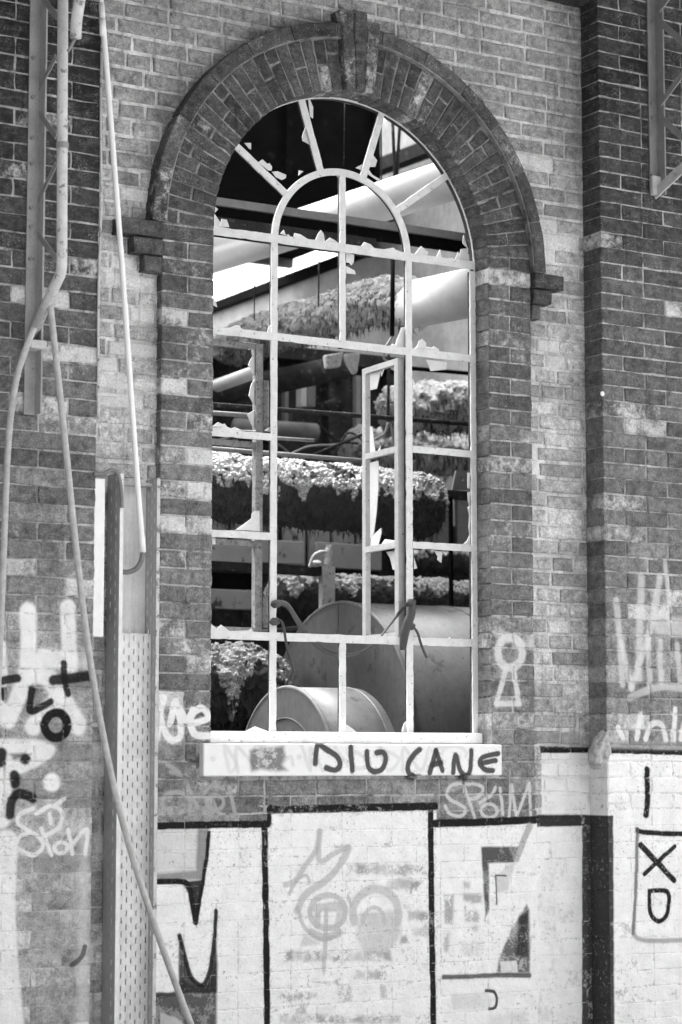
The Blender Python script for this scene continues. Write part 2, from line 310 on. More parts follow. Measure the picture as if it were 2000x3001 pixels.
# ------------------------------------------------------------------ materials
class NT:
    def __init__(s, name):
        s.m = bpy.data.materials.new(name); s.m.use_nodes = True; s.n = s.m.node_tree.nodes; s.l = s.m.node_tree.links; s.b = s.n['Principled BSDF']; s.in_joint = False
        s.b.inputs['Specular IOR Level'].default_value = .02 if name in ('sooty_steel', 'dark_rusty_steel') else .25
        s.geo = s.n.new('ShaderNodeNewGeometry'); s.pos = s.geo.outputs['Position']
    def set(s, sock, v):
        if hasattr(v, 'is_linked') or hasattr(v, 'links'): s.l.new(v, sock)
        else: sock.default_value = v
    def math(s, op, a, b=0.0, c=None, clamp=False):
        n = s.n.new('ShaderNodeMath'); n.operation = op; n.use_clamp = clamp; s.set(n.inputs[0], a); s.set(n.inputs[1], b)
        if c is not None: s.set(n.inputs[2], c)
        return n.outputs[0]
    def scale(s, v, sc):
        n = s.n.new('ShaderNodeVectorMath'); n.operation = 'MULTIPLY'; s.set(n.inputs[0], v); n.inputs[1].default_value = sc; return n.outputs[0]
    def vadd(s, v, w):
        n = s.n.new('ShaderNodeVectorMath'); n.operation = 'ADD'; s.set(n.inputs[0], v); s.set(n.inputs[1], w); return n.outputs[0]
    def noise(s, sc, det=4, vec=None, rough=.6, dist=0):
        n = s.n.new('ShaderNodeTexNoise'); n.inputs['Scale'].default_value = sc; n.inputs['Detail'].default_value = det; n.inputs['Roughness'].default_value = rough; n.inputs['Distortion'].default_value = dist
        s.l.new(vec if vec is not None else s.pos, n.inputs['Vector']); return n.outputs['Fac']
    def step(s, v, lo, hi, a=0.0, b=1.0):
        n = s.n.new('ShaderNodeMapRange'); n.interpolation_type = 'SMOOTHSTEP'; s.set(n.inputs[0], v); s.set(n.inputs[1], lo); s.set(n.inputs[2], hi); s.set(n.inputs[3], a); s.set(n.inputs[4], b); return n.outputs[0]
    def lin(s, v, lo, hi, a, b):
        n = s.n.new('ShaderNodeMapRange'); s.set(n.inputs[0], v); n.inputs[1].default_value = lo; n.inputs[2].default_value = hi; s.set(n.inputs[3], a); s.set(n.inputs[4], b); return n.outputs[0]
    def mix(s, f, a, b):
        n = s.n.new('ShaderNodeMix'); n.data_type = 'FLOAT'; s.set(n.inputs[0], f); s.set(n.inputs[2], a); s.set(n.inputs[3], b); return n.outputs[0]
    def bump(s, h, strength, dist=.004):
        n = s.n.new('ShaderNodeBump'); n.inputs['Strength'].default_value = strength; n.inputs['Distance'].default_value = dist; s.l.new(h, n.inputs['Height']); s.l.new(n.outputs[0], s.b.inputs['Normal'])
    def out(s, tone, rough=.85, spec=None, metal=None):
        c = s.n.new('ShaderNodeCombineColor')
        for i in range(3): s.set(c.inputs[i], tone)
        s.l.new(c.outputs[0], s.b.inputs['Base Color']); s.set(s.b.inputs['Roughness'], rough)
        if metal is not None: s.b.inputs['Metallic'].default_value = metal
        return s.m
    def paint(s, tone, wear=True):
        sep = s.n.new('ShaderNodeSeparateXYZ'); s.l.new(s.pos, sep.inputs[0])
        u = s.lin(sep.outputs[0], GX0, GX1, 0.0, 1.0); v = s.lin(sep.outputs[2], GZ0, GZ1, 0.0, 1.0)
        cb = s.n.new('ShaderNodeCombineXYZ'); s.l.new(u, cb.inputs[0]); s.l.new(v, cb.inputs[1])
        t = s.n.new('ShaderNodeTexImage'); t.image = img; t.extension = 'EXTEND'; s.l.new(cb.outputs[0], t.inputs[0])
        sp = s.n.new('ShaderNodeSeparateColor'); s.l.new(t.outputs[0], sp.inputs[0])
        cov = sp.outputs[1]
        ptone = s.math('MULTIPLY', sp.outputs[0], s.lin(s.noise(14, 5), .3, .7, .9, 1.06))
        if wear:
            w1 = s.step(s.noise(55, 6, rough=.7), .55, .66); big = s.step(s.noise(3.2, 4), .40, .6)
            fine = s.step(s.noise(240, 3), .62, .72)
            lost = s.math('MAXIMUM', s.math('MULTIPLY', w1, s.math('MULTIPLY', big, .75)), s.math('MULTIPLY', fine, .45))
            if getattr(s, 'in_joint', False): lost = s.math('MAXIMUM', lost, s.math('MULTIPLY', s.step(s.noise(40, 5, rough=.7), .46, .6), .55))
            cov = s.math('MULTIPLY', cov, s.math('SUBTRACT', 1.0, lost, clamp=True))
        return s.mix(cov, tone, ptone), cov
def brick_mat():
    s = NT('brick'); oi = s.n.new('ShaderNodeObjectInfo'); sc = s.n.new('ShaderNodeSeparateColor'); s.l.new(oi.outputs['Color'], sc.inputs[0])
    off = s.n.new('ShaderNodeCombineXYZ'); s.l.new(s.math('MULTIPLY', oi.outputs['Random'], 31.0), off.inputs[1]); v = s.vadd(s.pos, off.outputs[0])
    t = s.math('MULTIPLY', sc.outputs[0], s.lin(s.noise(30, 6, v, .75), .3, .7, .4, 1.7))
    t = s.math('MULTIPLY', t, s.lin(s.noise(150, 5, v, .8), .32, .68, .55, 1.45))
    pit = s.step(s.noise(95, 3, v), .64, .70); t = s.math('MULTIPLY', t, s.math('SUBTRACT', 1.0, s.math('MULTIPLY', pit, .45)))
    sm = s.step(s.noise(1, 5, s.scale(v, (14, 14, 46)), .75, .1), .50, .70); t = s.mix(s.math('MULTIPLY', sm, .34), t, s.math('ADD', .16, s.math('MULTIPLY', t, .8)))
    # pale lime bloom and rubbed spots; how much each brick carries is its own
    bl = s.math('ADD', s.math('MULTIPLY', s.noise(24, 9, v, .80, .12), .55), s.math('ADD', s.math('MULTIPLY', s.noise(8, 4), .28), s.math('MULTIPLY', s.noise(2.3, 2), .17)))
    thr = s.math('SUBTRACT', .70, s.math('MULTIPLY', sc.outputs[1], .34)); wf = s.step(bl, thr, s.math('ADD', thr, .15))
    t = s.mix(s.math('MULTIPLY', wf, .85), t, s.math('MULTIPLY', .72, s.lin(s.noise(120, 3, v), .3, .7, .75, 1.15)))
    spk = s.math('MULTIPLY', s.step(s.noise(210, 3, v, .8), .53, .61), s.step(s.noise(17, 5, v, .7), .47, .62)); t = s.mix(s.math('MULTIPLY', spk, .5), t, .5)
    # thin runs of soot down the wall
    st = s.step(s.noise(1, 4, s.scale(s.pos, (38, 38, 3)), .6), .56, .74); t = s.math('MULTIPLY', t, s.math('SUBTRACT', 1.0, s.math('MULTIPLY', st, .3)))
    t = s.math('MULTIPLY', t, s.lin(s.noise(3.5, 5, None, .65), .28, .72, .7, 1.3))
    t, cov = s.paint(t)
    h = s.math('ADD', s.math('MULTIPLY', s.noise(60, 5, v, .65), 1.0), s.math('MULTIPLY', s.noise(330, 3, v, .7), .45)); h = s.math('SUBTRACT', h, s.math('MULTIPLY', pit, .35))
    s.bump(h, .75, .006); return s.out(t, .88)
def mortar_mat(name, tone, dark, bumpd):
    s = NT(name); s.in_joint = True; t = s.math('MULTIPLY', tone, s.lin(s.noise(16, 5, None, .7), .25, .75, .6, 1.35)); t = s.math('MULTIPLY', t, s.lin(s.noise(210, 3), .3, .7, .75, 1.2))
    d = s.step(s.noise(11, 6, None, .7), .47, .66); t = s.mix(s.math('MULTIPLY', d, dark), t, .06)
    t = s.math('MULTIPLY', t, s.lin(s.noise(3.5, 5, None, .65), .28, .72, .55, 1.35)); st = s.step(s.noise(1, 4, s.scale(s.pos, (38, 38, 3)), .6), .5, .72); t = s.math('MULTIPLY', t, s.math('SUBTRACT', 1.0, s.math('MULTIPLY', st, .5)))
    t, cov = s.paint(t)
    s.bump(s.math('ADD', s.noise(75, 5, None, .7), s.math('MULTIPLY', s.noise(300, 2), .4)), .8, bumpd); return s.out(t, .92)
def plain(name, tone, rough=.7, var=.25, sc=30, spots=0, spot_tone=.08, spot_sc=40, bumpk=.3, bumpd=.003, metal=None, streak=0, thr=.6, paint=False):
    s = NT(name); t = s.math('MULTIPLY', tone, s.lin(s.noise(sc, 5, None, .65), .25, .75, 1 - var, 1 + var))
    t = s.math('MULTIPLY', t, s.lin(s.noise(sc * 9, 3), .3, .7, 1 - var * .35, 1 + var * .35))
    if streak: t = s.math('MULTIPLY', t, s.lin(s.noise(1, 4, s.scale(s.pos, (60, 60, 3)), .65), .3, .75, 1.0, 1 - streak))
    if spots: t = s.mix(s.math('MULTIPLY', s.step(s.noise(spot_sc, 5, None, .7), thr, thr + .07), spots), t, spot_tone)
    if paint: t, cov = s.paint(t, False)
    if bumpk: s.bump(s.noise(sc * 4, 4, None, .7), bumpk, bumpd)
    return s.out(t, rough, metal=metal)
M_BRICK = brick_mat()
M_MORT = mortar_mat('pointing_mortar', .46, .8, .003); M_MORTA = mortar_mat('sooty_arch_mortar', .27, .8, .003)
M_MORTP = mortar_mat('lime_mortar', .74, .2, .006)
M_FRAME = plain('white_frame_paint', .68, .55, .14, 20, .85, .12, 60, .3, .002, thr=.615)
M_CASE = plain('worn_casement_paint', .42, .6, .2, 30, .85, .1, 60, .4, .002, thr=.6)
M_FRIN = plain('rusty_grey_frame_paint', .26, .7, .4, 40, .7, .05, 60, .4, .002, thr=.55)
M_GLASS = plain('dirty_glass', .62, .3, .12, 12, .25, .4, 30, 0)
M_SILL = plain('white_painted_stone', .82, .7, .05, 25, .4, .35, 60, .35, .002, thr=.73, paint=True)
M_STEEL = plain('grey_bracket_paint', .26, .5, .18, 25, .6, .07, 70, .2, .001, thr=.66)
M_PALE = plain('pale_worn_paint', .55, .6, .2, 18, .8, .12, 28, .25, .001, thr=.57)
M_UPR = plain('chalky_grey_paint', .36, .6, .22, 9, .7, .1, 40, .25, .001, thr=.62)
M_PVC = plain('white_plastic', .86, .4, .05, 10, 0, bumpk=0)
M_FLEX = plain('grey_flexible_hose', .22, .55, .12, 30)
M_HOSE = plain('weathered_grey_hose', .42, .6, .25, 30, .5, .7, 60, thr=.62)
M_TRAYD = plain('grey_perforated_steel', .46, .45, .15, 20, .4, .08, 50, .15, .001, thr=.68)
M_TRAYL = plain('pale_perforated_steel', .84, .5, .14, 9, .7, .15, 50, .15, .001, streak=.25, thr=.66)
M_LUMP = plain('dried_foam', .5, .9, .35, 60, bumpk=.8, bumpd=.008)
M_GROUND = plain('pale_concrete_ground', .3, .9, .25, 3)
M_FLOOR = plain('dark_rubble_floor', .025, .95, .4, 12, bumpk=.8, bumpd=.02)
M_ROOFOUT = plain('canopy_boards', .12, .9, .2, 6)
M_BLACK = plain('sooty_steel', .006, .95, .4, 6, .2, .05, 10)
M_DARK = plain('dark_rusty_steel', .035, .7, .45, 18, .5, .16, 26, .5, .004, thr=.58)
M_BEAM = plain('grey_beam_paint', .2, .6, .2, 14, .5, .06, 30, thr=.64)
M_TANK = plain('grey_tank_paint', .115, .5, .3, 3, .75, .035, 9, .25, .006, streak=.25, thr=.575)
M_RUST = plain('pale_rust_spotted_sheet', .34, .7, .12, 8, .92, .035, 9, .2, .002, thr=.57)
M_PLAST = plain('pale_flaking_plaster', .42, .9, .3, 3, .5, .15, 12, .5, .01, streak=.3, thr=.62)
M_GALV = plain('white_dusted_sheet_metal', .6, .35, .1, 3, .25, .3, 40, .15, .002, thr=.6)
M_RIBBON = plain('grey_plastic_strap', .065, .55, .25, 40)
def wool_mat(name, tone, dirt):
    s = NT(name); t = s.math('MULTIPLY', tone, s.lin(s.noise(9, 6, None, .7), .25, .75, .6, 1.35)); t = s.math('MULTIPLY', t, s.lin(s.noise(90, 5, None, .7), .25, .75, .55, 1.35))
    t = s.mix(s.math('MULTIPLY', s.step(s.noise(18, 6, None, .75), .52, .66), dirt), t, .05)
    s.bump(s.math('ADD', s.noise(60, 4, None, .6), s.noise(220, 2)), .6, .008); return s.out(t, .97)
M_SHADELAG = wool_mat('shade_toned_lagging', .06, .5)  # dark tone puts the undersides' shade into the lagging colour
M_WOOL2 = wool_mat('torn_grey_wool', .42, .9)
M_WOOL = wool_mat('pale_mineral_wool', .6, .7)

# ------------------------------------------------------------------ brick builder
def brick_mesh(name, cs, d, seed, jit=.0016, ch=.0035, n=(3, 2)):
    """four corners (x, z) counter-clockwise from lower left, front at y = 0, depth d; worn, uneven edges"""
    rg = random.Random(seed); o = []
    for e in range(4):
        a, b = Vector(cs[e]), Vector(cs[(e + 1) % 4]); k = n[e % 2]
        for i in range(k): o.append(a.lerp(b, i / k))
    c = sum((Vector(q) for q in cs), Vector((0, 0))) / 4; N = len(o); V = []
    for p in o: V.append((p.x, d, p.y))
    mid = []
    for i, p in enumerate(o):
        q = p + Vector((rg.gauss(0, jit), rg.gauss(0, jit))) * .8; mid.append(q); V.append((q.x, ch * rg.uniform(.7, 1.6), q.y))
    corner = [0, n[0], n[0] + n[1], 2 * n[0] + n[1]]
    for i, q in enumerate(mid):
        dv = c - q; k = ch * rg.uniform(.8, 1.6) + (rg.random() < .18) * .004
        if i in corner: k *= 1.5
        w = Vector((math.copysign(min(abs(dv.x), k), dv.x), math.copysign(min(abs(dv.y), k), dv.y))); q2 = q + w
        V.append((q2.x, rg.uniform(-.0012, .0012), q2.y))
    F = []
    for r in (0, 1):
        for i in range(N):
            j = (i + 1) % N; F.append((r * N + i, r * N + j, (r + 1) * N + j, (r + 1) * N + i))
    F.append(tuple(range(2 * N, 3 * N)))
    me = bpy.data.meshes.new(name); me.from_pydata(V, [], F); me.update(); return me
BR_H = .0636
STR = [brick_mesh('brick', [(-.1165, -BR_H / 2), (.1165, -BR_H / 2), (.1165, BR_H / 2), (-.1165, BR_H / 2)], .13, 100 + i) for i in range(12)]
HDR = [brick_mesh('brick', [(-.0555, -BR_H / 2), (.0555, -BR_H / 2), (.0555, BR_H / 2), (-.0555, BR_H / 2)], .13, 200 + i, n=(3, 2)) for i in range(10)]
STRF = [brick_mesh('brick', [(-.1165, -BR_H / 2), (.1165, -BR_H / 2), (.1165, BR_H / 2), (-.1165, BR_H / 2)], .13, 150 + i, .0008, .0014) for i in range(8)]
HDRF = [brick_mesh('brick', [(-.0555, -BR_H / 2), (.0555, -BR_H / 2), (.0555, BR_H / 2), (-.0555, BR_H / 2)], .13, 250 + i, .0008, .0014) for i in range(8)]
for q in STR + HDR + STRF + HDRF: q.materials.append(M_BRICK)
Z_BASE = 1.43                      # below this the wall is coated with paint, joints filled
class Bricks:
    """collects the bricks of one thing: those in view become parts, the rest one joined part"""
    def __init__(s, root): s.root = root; s.rest = MB(); s.n = 0
    def put(s, x0, x1, zc, Y, tone, bloom, h=BR_H, dx=0, ang=0, depth=1.0):
        if zc < Z_BASE: x0 -= .0012; x1 += .0012; h = BR_H + .004; dx *= .4; ang *= .4
        w = x1 - x0; loc = Vector(((x0 + x1) / 2, Y + dx, zc)); flush = zc < Z_BASE; src = random.choice((STRF if flush else STR) if w > .17 else (HDRF if flush else HDR)); bw_ = .233 if w > .17 else .111
        M = Matrix.Translation(loc) @ Matrix.Rotation(ang, 4, 'Y') @ Matrix.Diagonal((w / bw_, depth, h / BR_H, 1))
        s.place(src, M, loc, tone, bloom)
    def place(s, src, M, loc, tone, bloom):
        if in_view(loc, 90) and s.n < 300:
            o = bpy.data.objects.new('brick', src); COL.objects.link(o); o.parent = s.root; o.matrix_parent_inverse = Matrix.Translation(s.root.location).inverted()
            o.matrix_basis = M; o.color = (tone, bloom, 0, 1); s.n += 1
        else:
            s.rest.add([M @ q.co for q in src.vertices], [tuple(p.vertices) for p in src.polygons])
    def done(s, tone, bloom):
        if s.rest.v:
            o = s.rest.build('brickwork', M_BRICK, s.root); o['kind'] = 'stuff'; o.color = (tone, bloom, 0, 1)
def zc(i): return Z0 + (i + .5) * CRS
rnd = random.uniform
def course_of(z): return int(math.floor((z - Z0) / CRS))

# ------------------------------------------------------------------ the ground
tag(MB().add([(-300, -300, 0), (300, -300, 0), (300, 300, 0), (-300, 300, 0)], [(0, 1, 2, 3)]).build('ground', M_GROUND), kind='structure')
tag(MB().box(-3, 8, .31, 14, -.2, .02).build('yard_floor', M_FLOOR), kind='structure')

# ------------------------------------------------------------------ recessed brick wall
ZT = 5.62
wall = empty('brick_wall', (0, Y_PAN, 0), 'pale recessed brick wall between the two dark piers, around the arched window', 'wall')
core = MB(); yA, yB = Y_PAN + .009, .3
core.box(-4.5, 5.5, Y_PAN + .0015, yA, -.1, Z_BASE); core.box(-4.5, XL - .2, yA, yB, -.1, ZT); core.box(XRR + .2, 5.5, yA, yB, -.1, ZT); core.box(XL - .2, XRR + .2, yA, yB, -.1, 1.58)
ar = AR0 + .2; NA = 40
arc = [(AX - ar * math.cos(math.pi * i / NA), AZ + ar * math.sin(math.pi * i / NA)) for i in range(NA + 1)]
for a, b in zip(arc, arc[1:]): core.prism([a, b, (b[0], ZT), (a[0], ZT)], yA, yB)
core.build('mortar', M_MORTP, wall)
B = Bricks(wall)
def hole(x0, x1, z):
    """the part of [x0, x1] at height z left free by the surround and the arch"""
    if z > AZ + .97: return [(x0, x1)]
    if z < AZ - .03: a, b = JL + .03, JR - .03
    else:
        k = math.sqrt(max(0, .955 ** 2 - (z - AZ) ** 2)); a, b = AX - k, AX + k
    o = []
    if a - x0 > .03: o.append((x0, min(x1, a)))
    if x1 - b > .03: o.append((max(x0, b), x1))
    return o
for i in range(0, course_of(ZT - .05)):
    z = zc(i); x = PL - .02 - rnd(0, .2); cuts = []
    while x < PR + .03:
        w = random.choice((.242, .242, .235, .25, .12, .118, .13, .2)); cuts.append((x, x + w)); x += w
    for a, b in cuts:
        for c, d in hole(max(a, PL - .02), min(b, PR + .03), z):
            if d - c < .03: continue
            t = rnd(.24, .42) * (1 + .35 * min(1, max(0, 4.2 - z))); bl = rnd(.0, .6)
            if random.random() < .10: bl = rnd(.9, 1.25); t = .6
            if random.random() < .10: t *= .75
            g = rnd(.005, .008)
            B.put(c + g, d - g, z + rnd(-.003, .003), Y_PAN, t, bl, BR_H - rnd(.006, .012), rnd(-.001, .004), rnd(-.008, .008))
B.done(.3, .3)

# ------------------------------------------------------------------ the two brick piers
def pier(x0, x1, edge, label, top_dark=0):
    root = empty('brick_pier', ((x0 + x1) / 2, Y_PIER, 0), label, 'wall', 'brick piers beside the arched window')
    MB().box(x0 + .004, x1 - .004, Y_PIER + .005, Y_PAN + .02, Z_BASE, ZT).box(x0 + .003, x1 - .003, Y_PIER + .0012, Y_PAN + .02, -.1, Z_BASE).build('mortar', M_MORT, root)
    B = Bricks(root)
    for i in range(0, course_of(ZT - .03)):
        z = zc(i)
        if edge > 0: x = x1; st = -1
        else: x = x0; st = 1
        first = True
        while x0 + .01 < x < x1 - .01 or first:
            w = .121 if (first and i % 2 == 0) else .242
            if not first and random.random() < .08: w = .121
            nx = x + st * w
            if nx < x0 + .05 or nx > x1 - .05: nx = x0 if st < 0 else x1
            a, b = min(x, nx), max(x, nx); zz = (z - 1.0) / 4
            t = (1 - top_dark * min(1, max(0, z - 2.6))) * (.205 + .09 * min(1, max(0, (2.3 - z) / 1.0)) - .168 * min(1, max(0, (z - 1.9) / 2.4))) * rnd(.65, 1.4); bl = rnd(0, .75) * (1 - .65 * max(0, zz)) + .03  # tone falls with height; an extra factor deepens it on one pier
            if random.random() < .08 and z < 4.2: bl = rnd(.7, .95)
            g = rnd(.0022, .0036); g0 = 0 if first else g
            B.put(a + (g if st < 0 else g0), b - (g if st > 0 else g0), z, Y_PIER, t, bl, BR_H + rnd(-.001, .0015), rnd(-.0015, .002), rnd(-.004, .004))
            x = nx; first = False
            if not (x0 + .01 < x < x1 - .01): break
    B.done(.06, .2); return root
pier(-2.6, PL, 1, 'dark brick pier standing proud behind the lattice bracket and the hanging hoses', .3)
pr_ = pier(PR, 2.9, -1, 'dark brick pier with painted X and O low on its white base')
# corbel courses that widen this pier under the eaves
for k, (x0, z) in enumerate(((P(1645, 20, Y_PIER).x, 5.065), (P(1645, 20, Y_PIER).x, 5.135), (P(1630, 20, Y_PIER).x, 5.205))):
    o = link('corbel_brick', brick_mesh('corbel_brick', [(x0, z), (PR - .004, z), (PR - .004, z + .066), (x0, z + .066)], .14, 900 + k), M_BRICK, pr_); o.location.y = Y_PIER - .004; o.color = (.035, .05, 0, 1)

# ------------------------------------------------------------------ window surround: jambs and apron
sur = empty('window_surround', (AX, Y_SUR, 1.0), 'dark brick surround standing proud beside and below the arched window', 'surround')
mo = MB()
mo.box(JL + .005, XL - .005, .005, Y_PAN + .02, 1.55, AZ); mo.box(XRR + .005, JR - .005, .005, Y_PAN + .02, 1.55, AZ); mo.box(JL + .005, JR - .005, .005, Y_PAN + .02, Z_BASE, 1.55); mo.box(JL + .004, JR - .004, .0012, Y_PAN + .02, -.1, Z_BASE)
mo.box(JL + .02, XL - .006, Y_PAN + .0201, .14, 1.6, AZ); mo.box(XRR + .006, JR - .02, Y_PAN + .0201, .14, 1.6, AZ)
mo.build('mortar', M_MORT, sur)
B = Bricks(sur)
for i in range(0, course_of(AZ - .02) + 1):
    z = zc(i)
    def tb():
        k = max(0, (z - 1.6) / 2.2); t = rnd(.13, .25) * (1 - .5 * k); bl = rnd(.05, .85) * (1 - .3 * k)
        if random.random() < .13: bl = rnd(.8, 1.05)
        return t, bl
    g = .003
    if z > 1.69:
        for x0, x1, sgn in ((JL, XL, 1), (XRR, JR, -1)):
            xm = (x0 + x1) / 2
            segs = [(x0, x1)] if i % 2 else [(x0, xm), (xm, x1)]
            for a, b in segs:
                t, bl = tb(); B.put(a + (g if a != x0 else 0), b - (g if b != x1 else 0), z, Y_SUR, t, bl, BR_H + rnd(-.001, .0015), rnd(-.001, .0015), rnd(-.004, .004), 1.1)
    else:
        x = JL; first = True
        while x < JR - .05:
            w = .121 if (first and i % 2) else random.choice((.242, .242, .242, .121)); nx = min(JR, x + w)
            if JR - nx < .06: nx = JR
            for a, b in ((x, nx),):
                if 1.55 < z < 1.69:      # the sill slab sits in these courses
                    if a < -.67 < b: b = -.668
                    if a < .79 < b: a = .796
                    if a > -.67 and b < .797: continue
                if b - a < .03: continue
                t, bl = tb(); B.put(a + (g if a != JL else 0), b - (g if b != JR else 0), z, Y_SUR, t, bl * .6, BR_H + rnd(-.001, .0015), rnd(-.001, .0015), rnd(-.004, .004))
            x = nx; first = False
B.done(.1, .2)

# ------------------------------------------------------------------ brick arch: voussoirs, hood, keystone, corbel ends
arch = empty('brick_arch', (AX, Y_SUR, AZ), 'dark semicircular brick arch with keystone and raised hood over the window', 'arch')
mo = MB()
def annulus(mb, r0, r1, y0, y1, n=48, a0=0.0, a1=math.pi):
    for i in range(n):
        a = a0 + (a1 - a0) * i / n; b = a0 + (a1 - a0) * (i + 1) / n
        mb.prism([(AX + r * math.cos(t), AZ + r * math.sin(t)) for r, t in ((r0, a), (r1, a), (r1, b), (r0, b))], y0, y1)
annulus(mo, AR0 + .005, AR1 - .004, .004, .14); annulus(mo, AR1 - .004, AR2 - .005, Y_HOOD + .006, Y_PAN + .03)
mo.build('mortar', M_MORTA, arch)
NV = 45; da = math.pi / NV
def vmesh(r0, r1, seed):
    h0 = r0 * math.tan(da / 2) - .0018; h1 = r1 * math.tan(da / 2) - .0018
    me = brick_mesh('brick', [(-h0, r0), (h0, r0), (h1, r1), (-h1, r1)], .142, seed, n=(2, 3)); me.materials.append(M_BRICK); return me
VA = [vmesh(AR0, AR0 + .111, 300 + i) for i in range(5)]; VB = [vmesh(AR0 + .118, AR1 - .003, 320 + i) for i in range(5)]; VC = [vmesh(AR0, AR1 - .003, 340 + i) for i in range(5)]
VD = [vmesh(AR0, AR0 + .16, 360 + i) for i in range(3)]; VE = [vmesh(AR0 + .167, AR1 - .003, 370 + i) for i in range(3)]
B = Bricks(arch)
def vput(me, ang, Y, tone, bloom):
    M = Matrix.Translation((AX, Y, AZ)) @ Matrix.Rotation(math.pi / 2 - ang, 4, 'Y'); c = Vector((AX + .8 * math.cos(ang), Y, AZ + .8 * math.sin(ang)))
    B.place(me, M, c, tone, bloom)
for i in range(NV):
    a = (i + .5) * da
    if abs(a - math.pi / 2) < da * 1.5 - .001: continue
    sets = ((VA, VB), (VC,), (VA, VB), (VC,), (VD, VE))[i % 5]
    for st_ in sets:
        bl = rnd(.05, .45) + (.18 if st_ is VA else 0)
        if random.random() < .03: bl = rnd(.6, .85)
        vput(random.choice(st_), a, Y_SUR + rnd(-.001, .002), rnd(.045, .085), bl)
NH = 13
def hood_mesh(a_half, seed):
    rg = random.Random(seed); k = 5; V = []; r0, r1 = AR1 + .001, AR2; dd = .09
    ts = np.linspace(-a_half, a_half, k)
    for y, ins in ((dd, 0), (.004, 0), (0, .004)):
        for t in ts: V.append(((r1 - ins + rg.gauss(0, .001)) * math.sin(t), y, (r1 - ins + rg.gauss(0, .001)) * math.cos(t)))
        for t in ts[::-1]: V.append(((r0 + ins) * math.sin(t), y, (r0 + ins) * math.cos(t)))
    n = 2 * k; F = [(r * n + i, (r + 1) * n + i, (r + 1) * n + (i + 1) % n, r * n + (i + 1) % n) for r in (0, 1) for i in range(n)]
    F += [(2 * n + i, 2 * n + i + 1, 3 * n - 2 - i, 3 * n - 1 - i)[::-1] for i in range(k - 1)]
    me = bpy.data.meshes.new('brick'); me.from_pydata(V, [], F); me.update()
    bm = bmesh.new(); bm.from_mesh(me); bmesh.ops.recalc_face_normals(bm, faces=bm.faces[:]); bm.to_mesh(me); bm.free(); me.materials.append(M_BRICK); return me
ah = math.pi / NH / 2
HM = [hood_mesh(ah - .004, 400 + i) for i in range(4)]
for i in range(NH):
    a = (i + .5) * math.pi / NH
    if abs(a - math.pi / 2) < .01: continue
    M = Matrix.Translation((AX, Y_HOOD, AZ)) @ Matrix.Rotation(math.pi / 2 - a, 4, 'Y')
    B.place(random.choice(HM), M, Vector((AX + .94 * math.cos(a), Y_HOOD, AZ + .94 * math.sin(a))), rnd(.045, .10), rnd(.1, .65))
# short hood pieces each side of the keystone
HS = hood_mesh(.035, 450)
for a in (math.pi / 2 + .083, math.pi / 2 - .083):
    B.place(HS, Matrix.Translation((AX, Y_HOOD, AZ)) @ Matrix.Rotation(math.pi / 2 - a, 4, 'Y'), Vector((AX, Y_HOOD, AZ + .94)), .07, .4)
YK = -.042
for k, (r1, bl) in enumerate(((1.03, .6), (1.035, .4), (1.0, .7))):
    a = math.pi / 2 + (1 - k) * da; h0 = AR0 * math.tan(da / 2) - .002; h1 = 1.03 * math.tan(da / 2) - .002
    me = brick_mesh('keystone', [(-h0, AR0 + .004), (h0, AR0 + .004), (h1 * 1.02, r1), (-h1 * 1.02, r1)], .2, 470 + k, n=(2, 4)); 
    o = link('keystone', me, M_BRICK, arch); o.matrix_basis = Matrix.Translation((AX, YK + k * .004, AZ)) @ Matrix.Rotation(math.pi / 2 - a, 4, 'Y'); o.color = (.07, bl, 0, 1)
for x0, x1, i in ((-1.045, -.846, 0), (-.975, -.846, 1), (-.925, -.846, 2), (.99, 1.15, 0), (.99, 1.09, 1), (.99, 1.035, 2)):
    z = AZ - .004 - i * CRS; y = Y_HOOD + i * .012
    o = link('corbel_brick', brick_mesh('corbel_brick', [(x0, z - .063), (x1, z - .063), (x1, z), (x0, z)], .1, 500 + i * 7 + int(x0 * 50)), M_BRICK, arch); o.location.y = y; o.color = (rnd(.05, .1), rnd(.1, .5), 0, 1)
B.done(.07, .2)

# ------------------------------------------------------------------ arched steel window
win = empty('arched_window', (AX, Y_FR, 1.7), 'white arched steel window with most of its panes smashed out', 'window')
FX = .073; VX = (FX - .336, FX, FX + .336); ZR = (3.80, 3.38, 2.953, 2.536, 2.12)
fl, fr_ = XL + .002, XRR - .002
M_PUTTY = plain('dark_rusty_putty', .04, .85, .5, 60, .4, .4, 80, .6, .003, thr=.62)
def two_tone(o, n):
    """first n faces keep the paint, the rest (web and putty behind) are rusty"""
    o.data.materials.append(M_PUTTY)
    for p in o.data.polygons[n:]: p.material_index = 1
    return o
def flat_bar(name, a, b, w, y, web=True, m=M_FRAME):
    """T-section glazing bar from a to b (x, z); flat face towards the street, paint edges ragged"""
    a = Vector(a); b = Vector(b); d = (b - a).normalized(); nn = Vector((-d.y, d.x)); L = (b - a).length; k = max(2, int(L / .022)); mb = MB()
    rg = lambda: random.gauss(0, .00045) - (random.random() < .07) * .0022
    lo = [a + d * (L * i / k) - nn * (w / 2 + rg()) for i in range(k + 1)]; hi = [a + d * (L * i / k) + nn * (w / 2 + rg()) for i in range(k + 1)]
    mb.prism([p[:] for p in lo] + [p[:] for p in hi[::-1]], y, y + .008); nf = len(mb.f)
    if web: o = Vector((0, y + .0205, 0)); mb.bar(Vector((a.x, 0, a.y)) + o, Vector((b.x, 0, b.y)) + o, .013, .0245, up=(0, 1, 0))
    return two_tone(mb.build(name, m, win), nf)
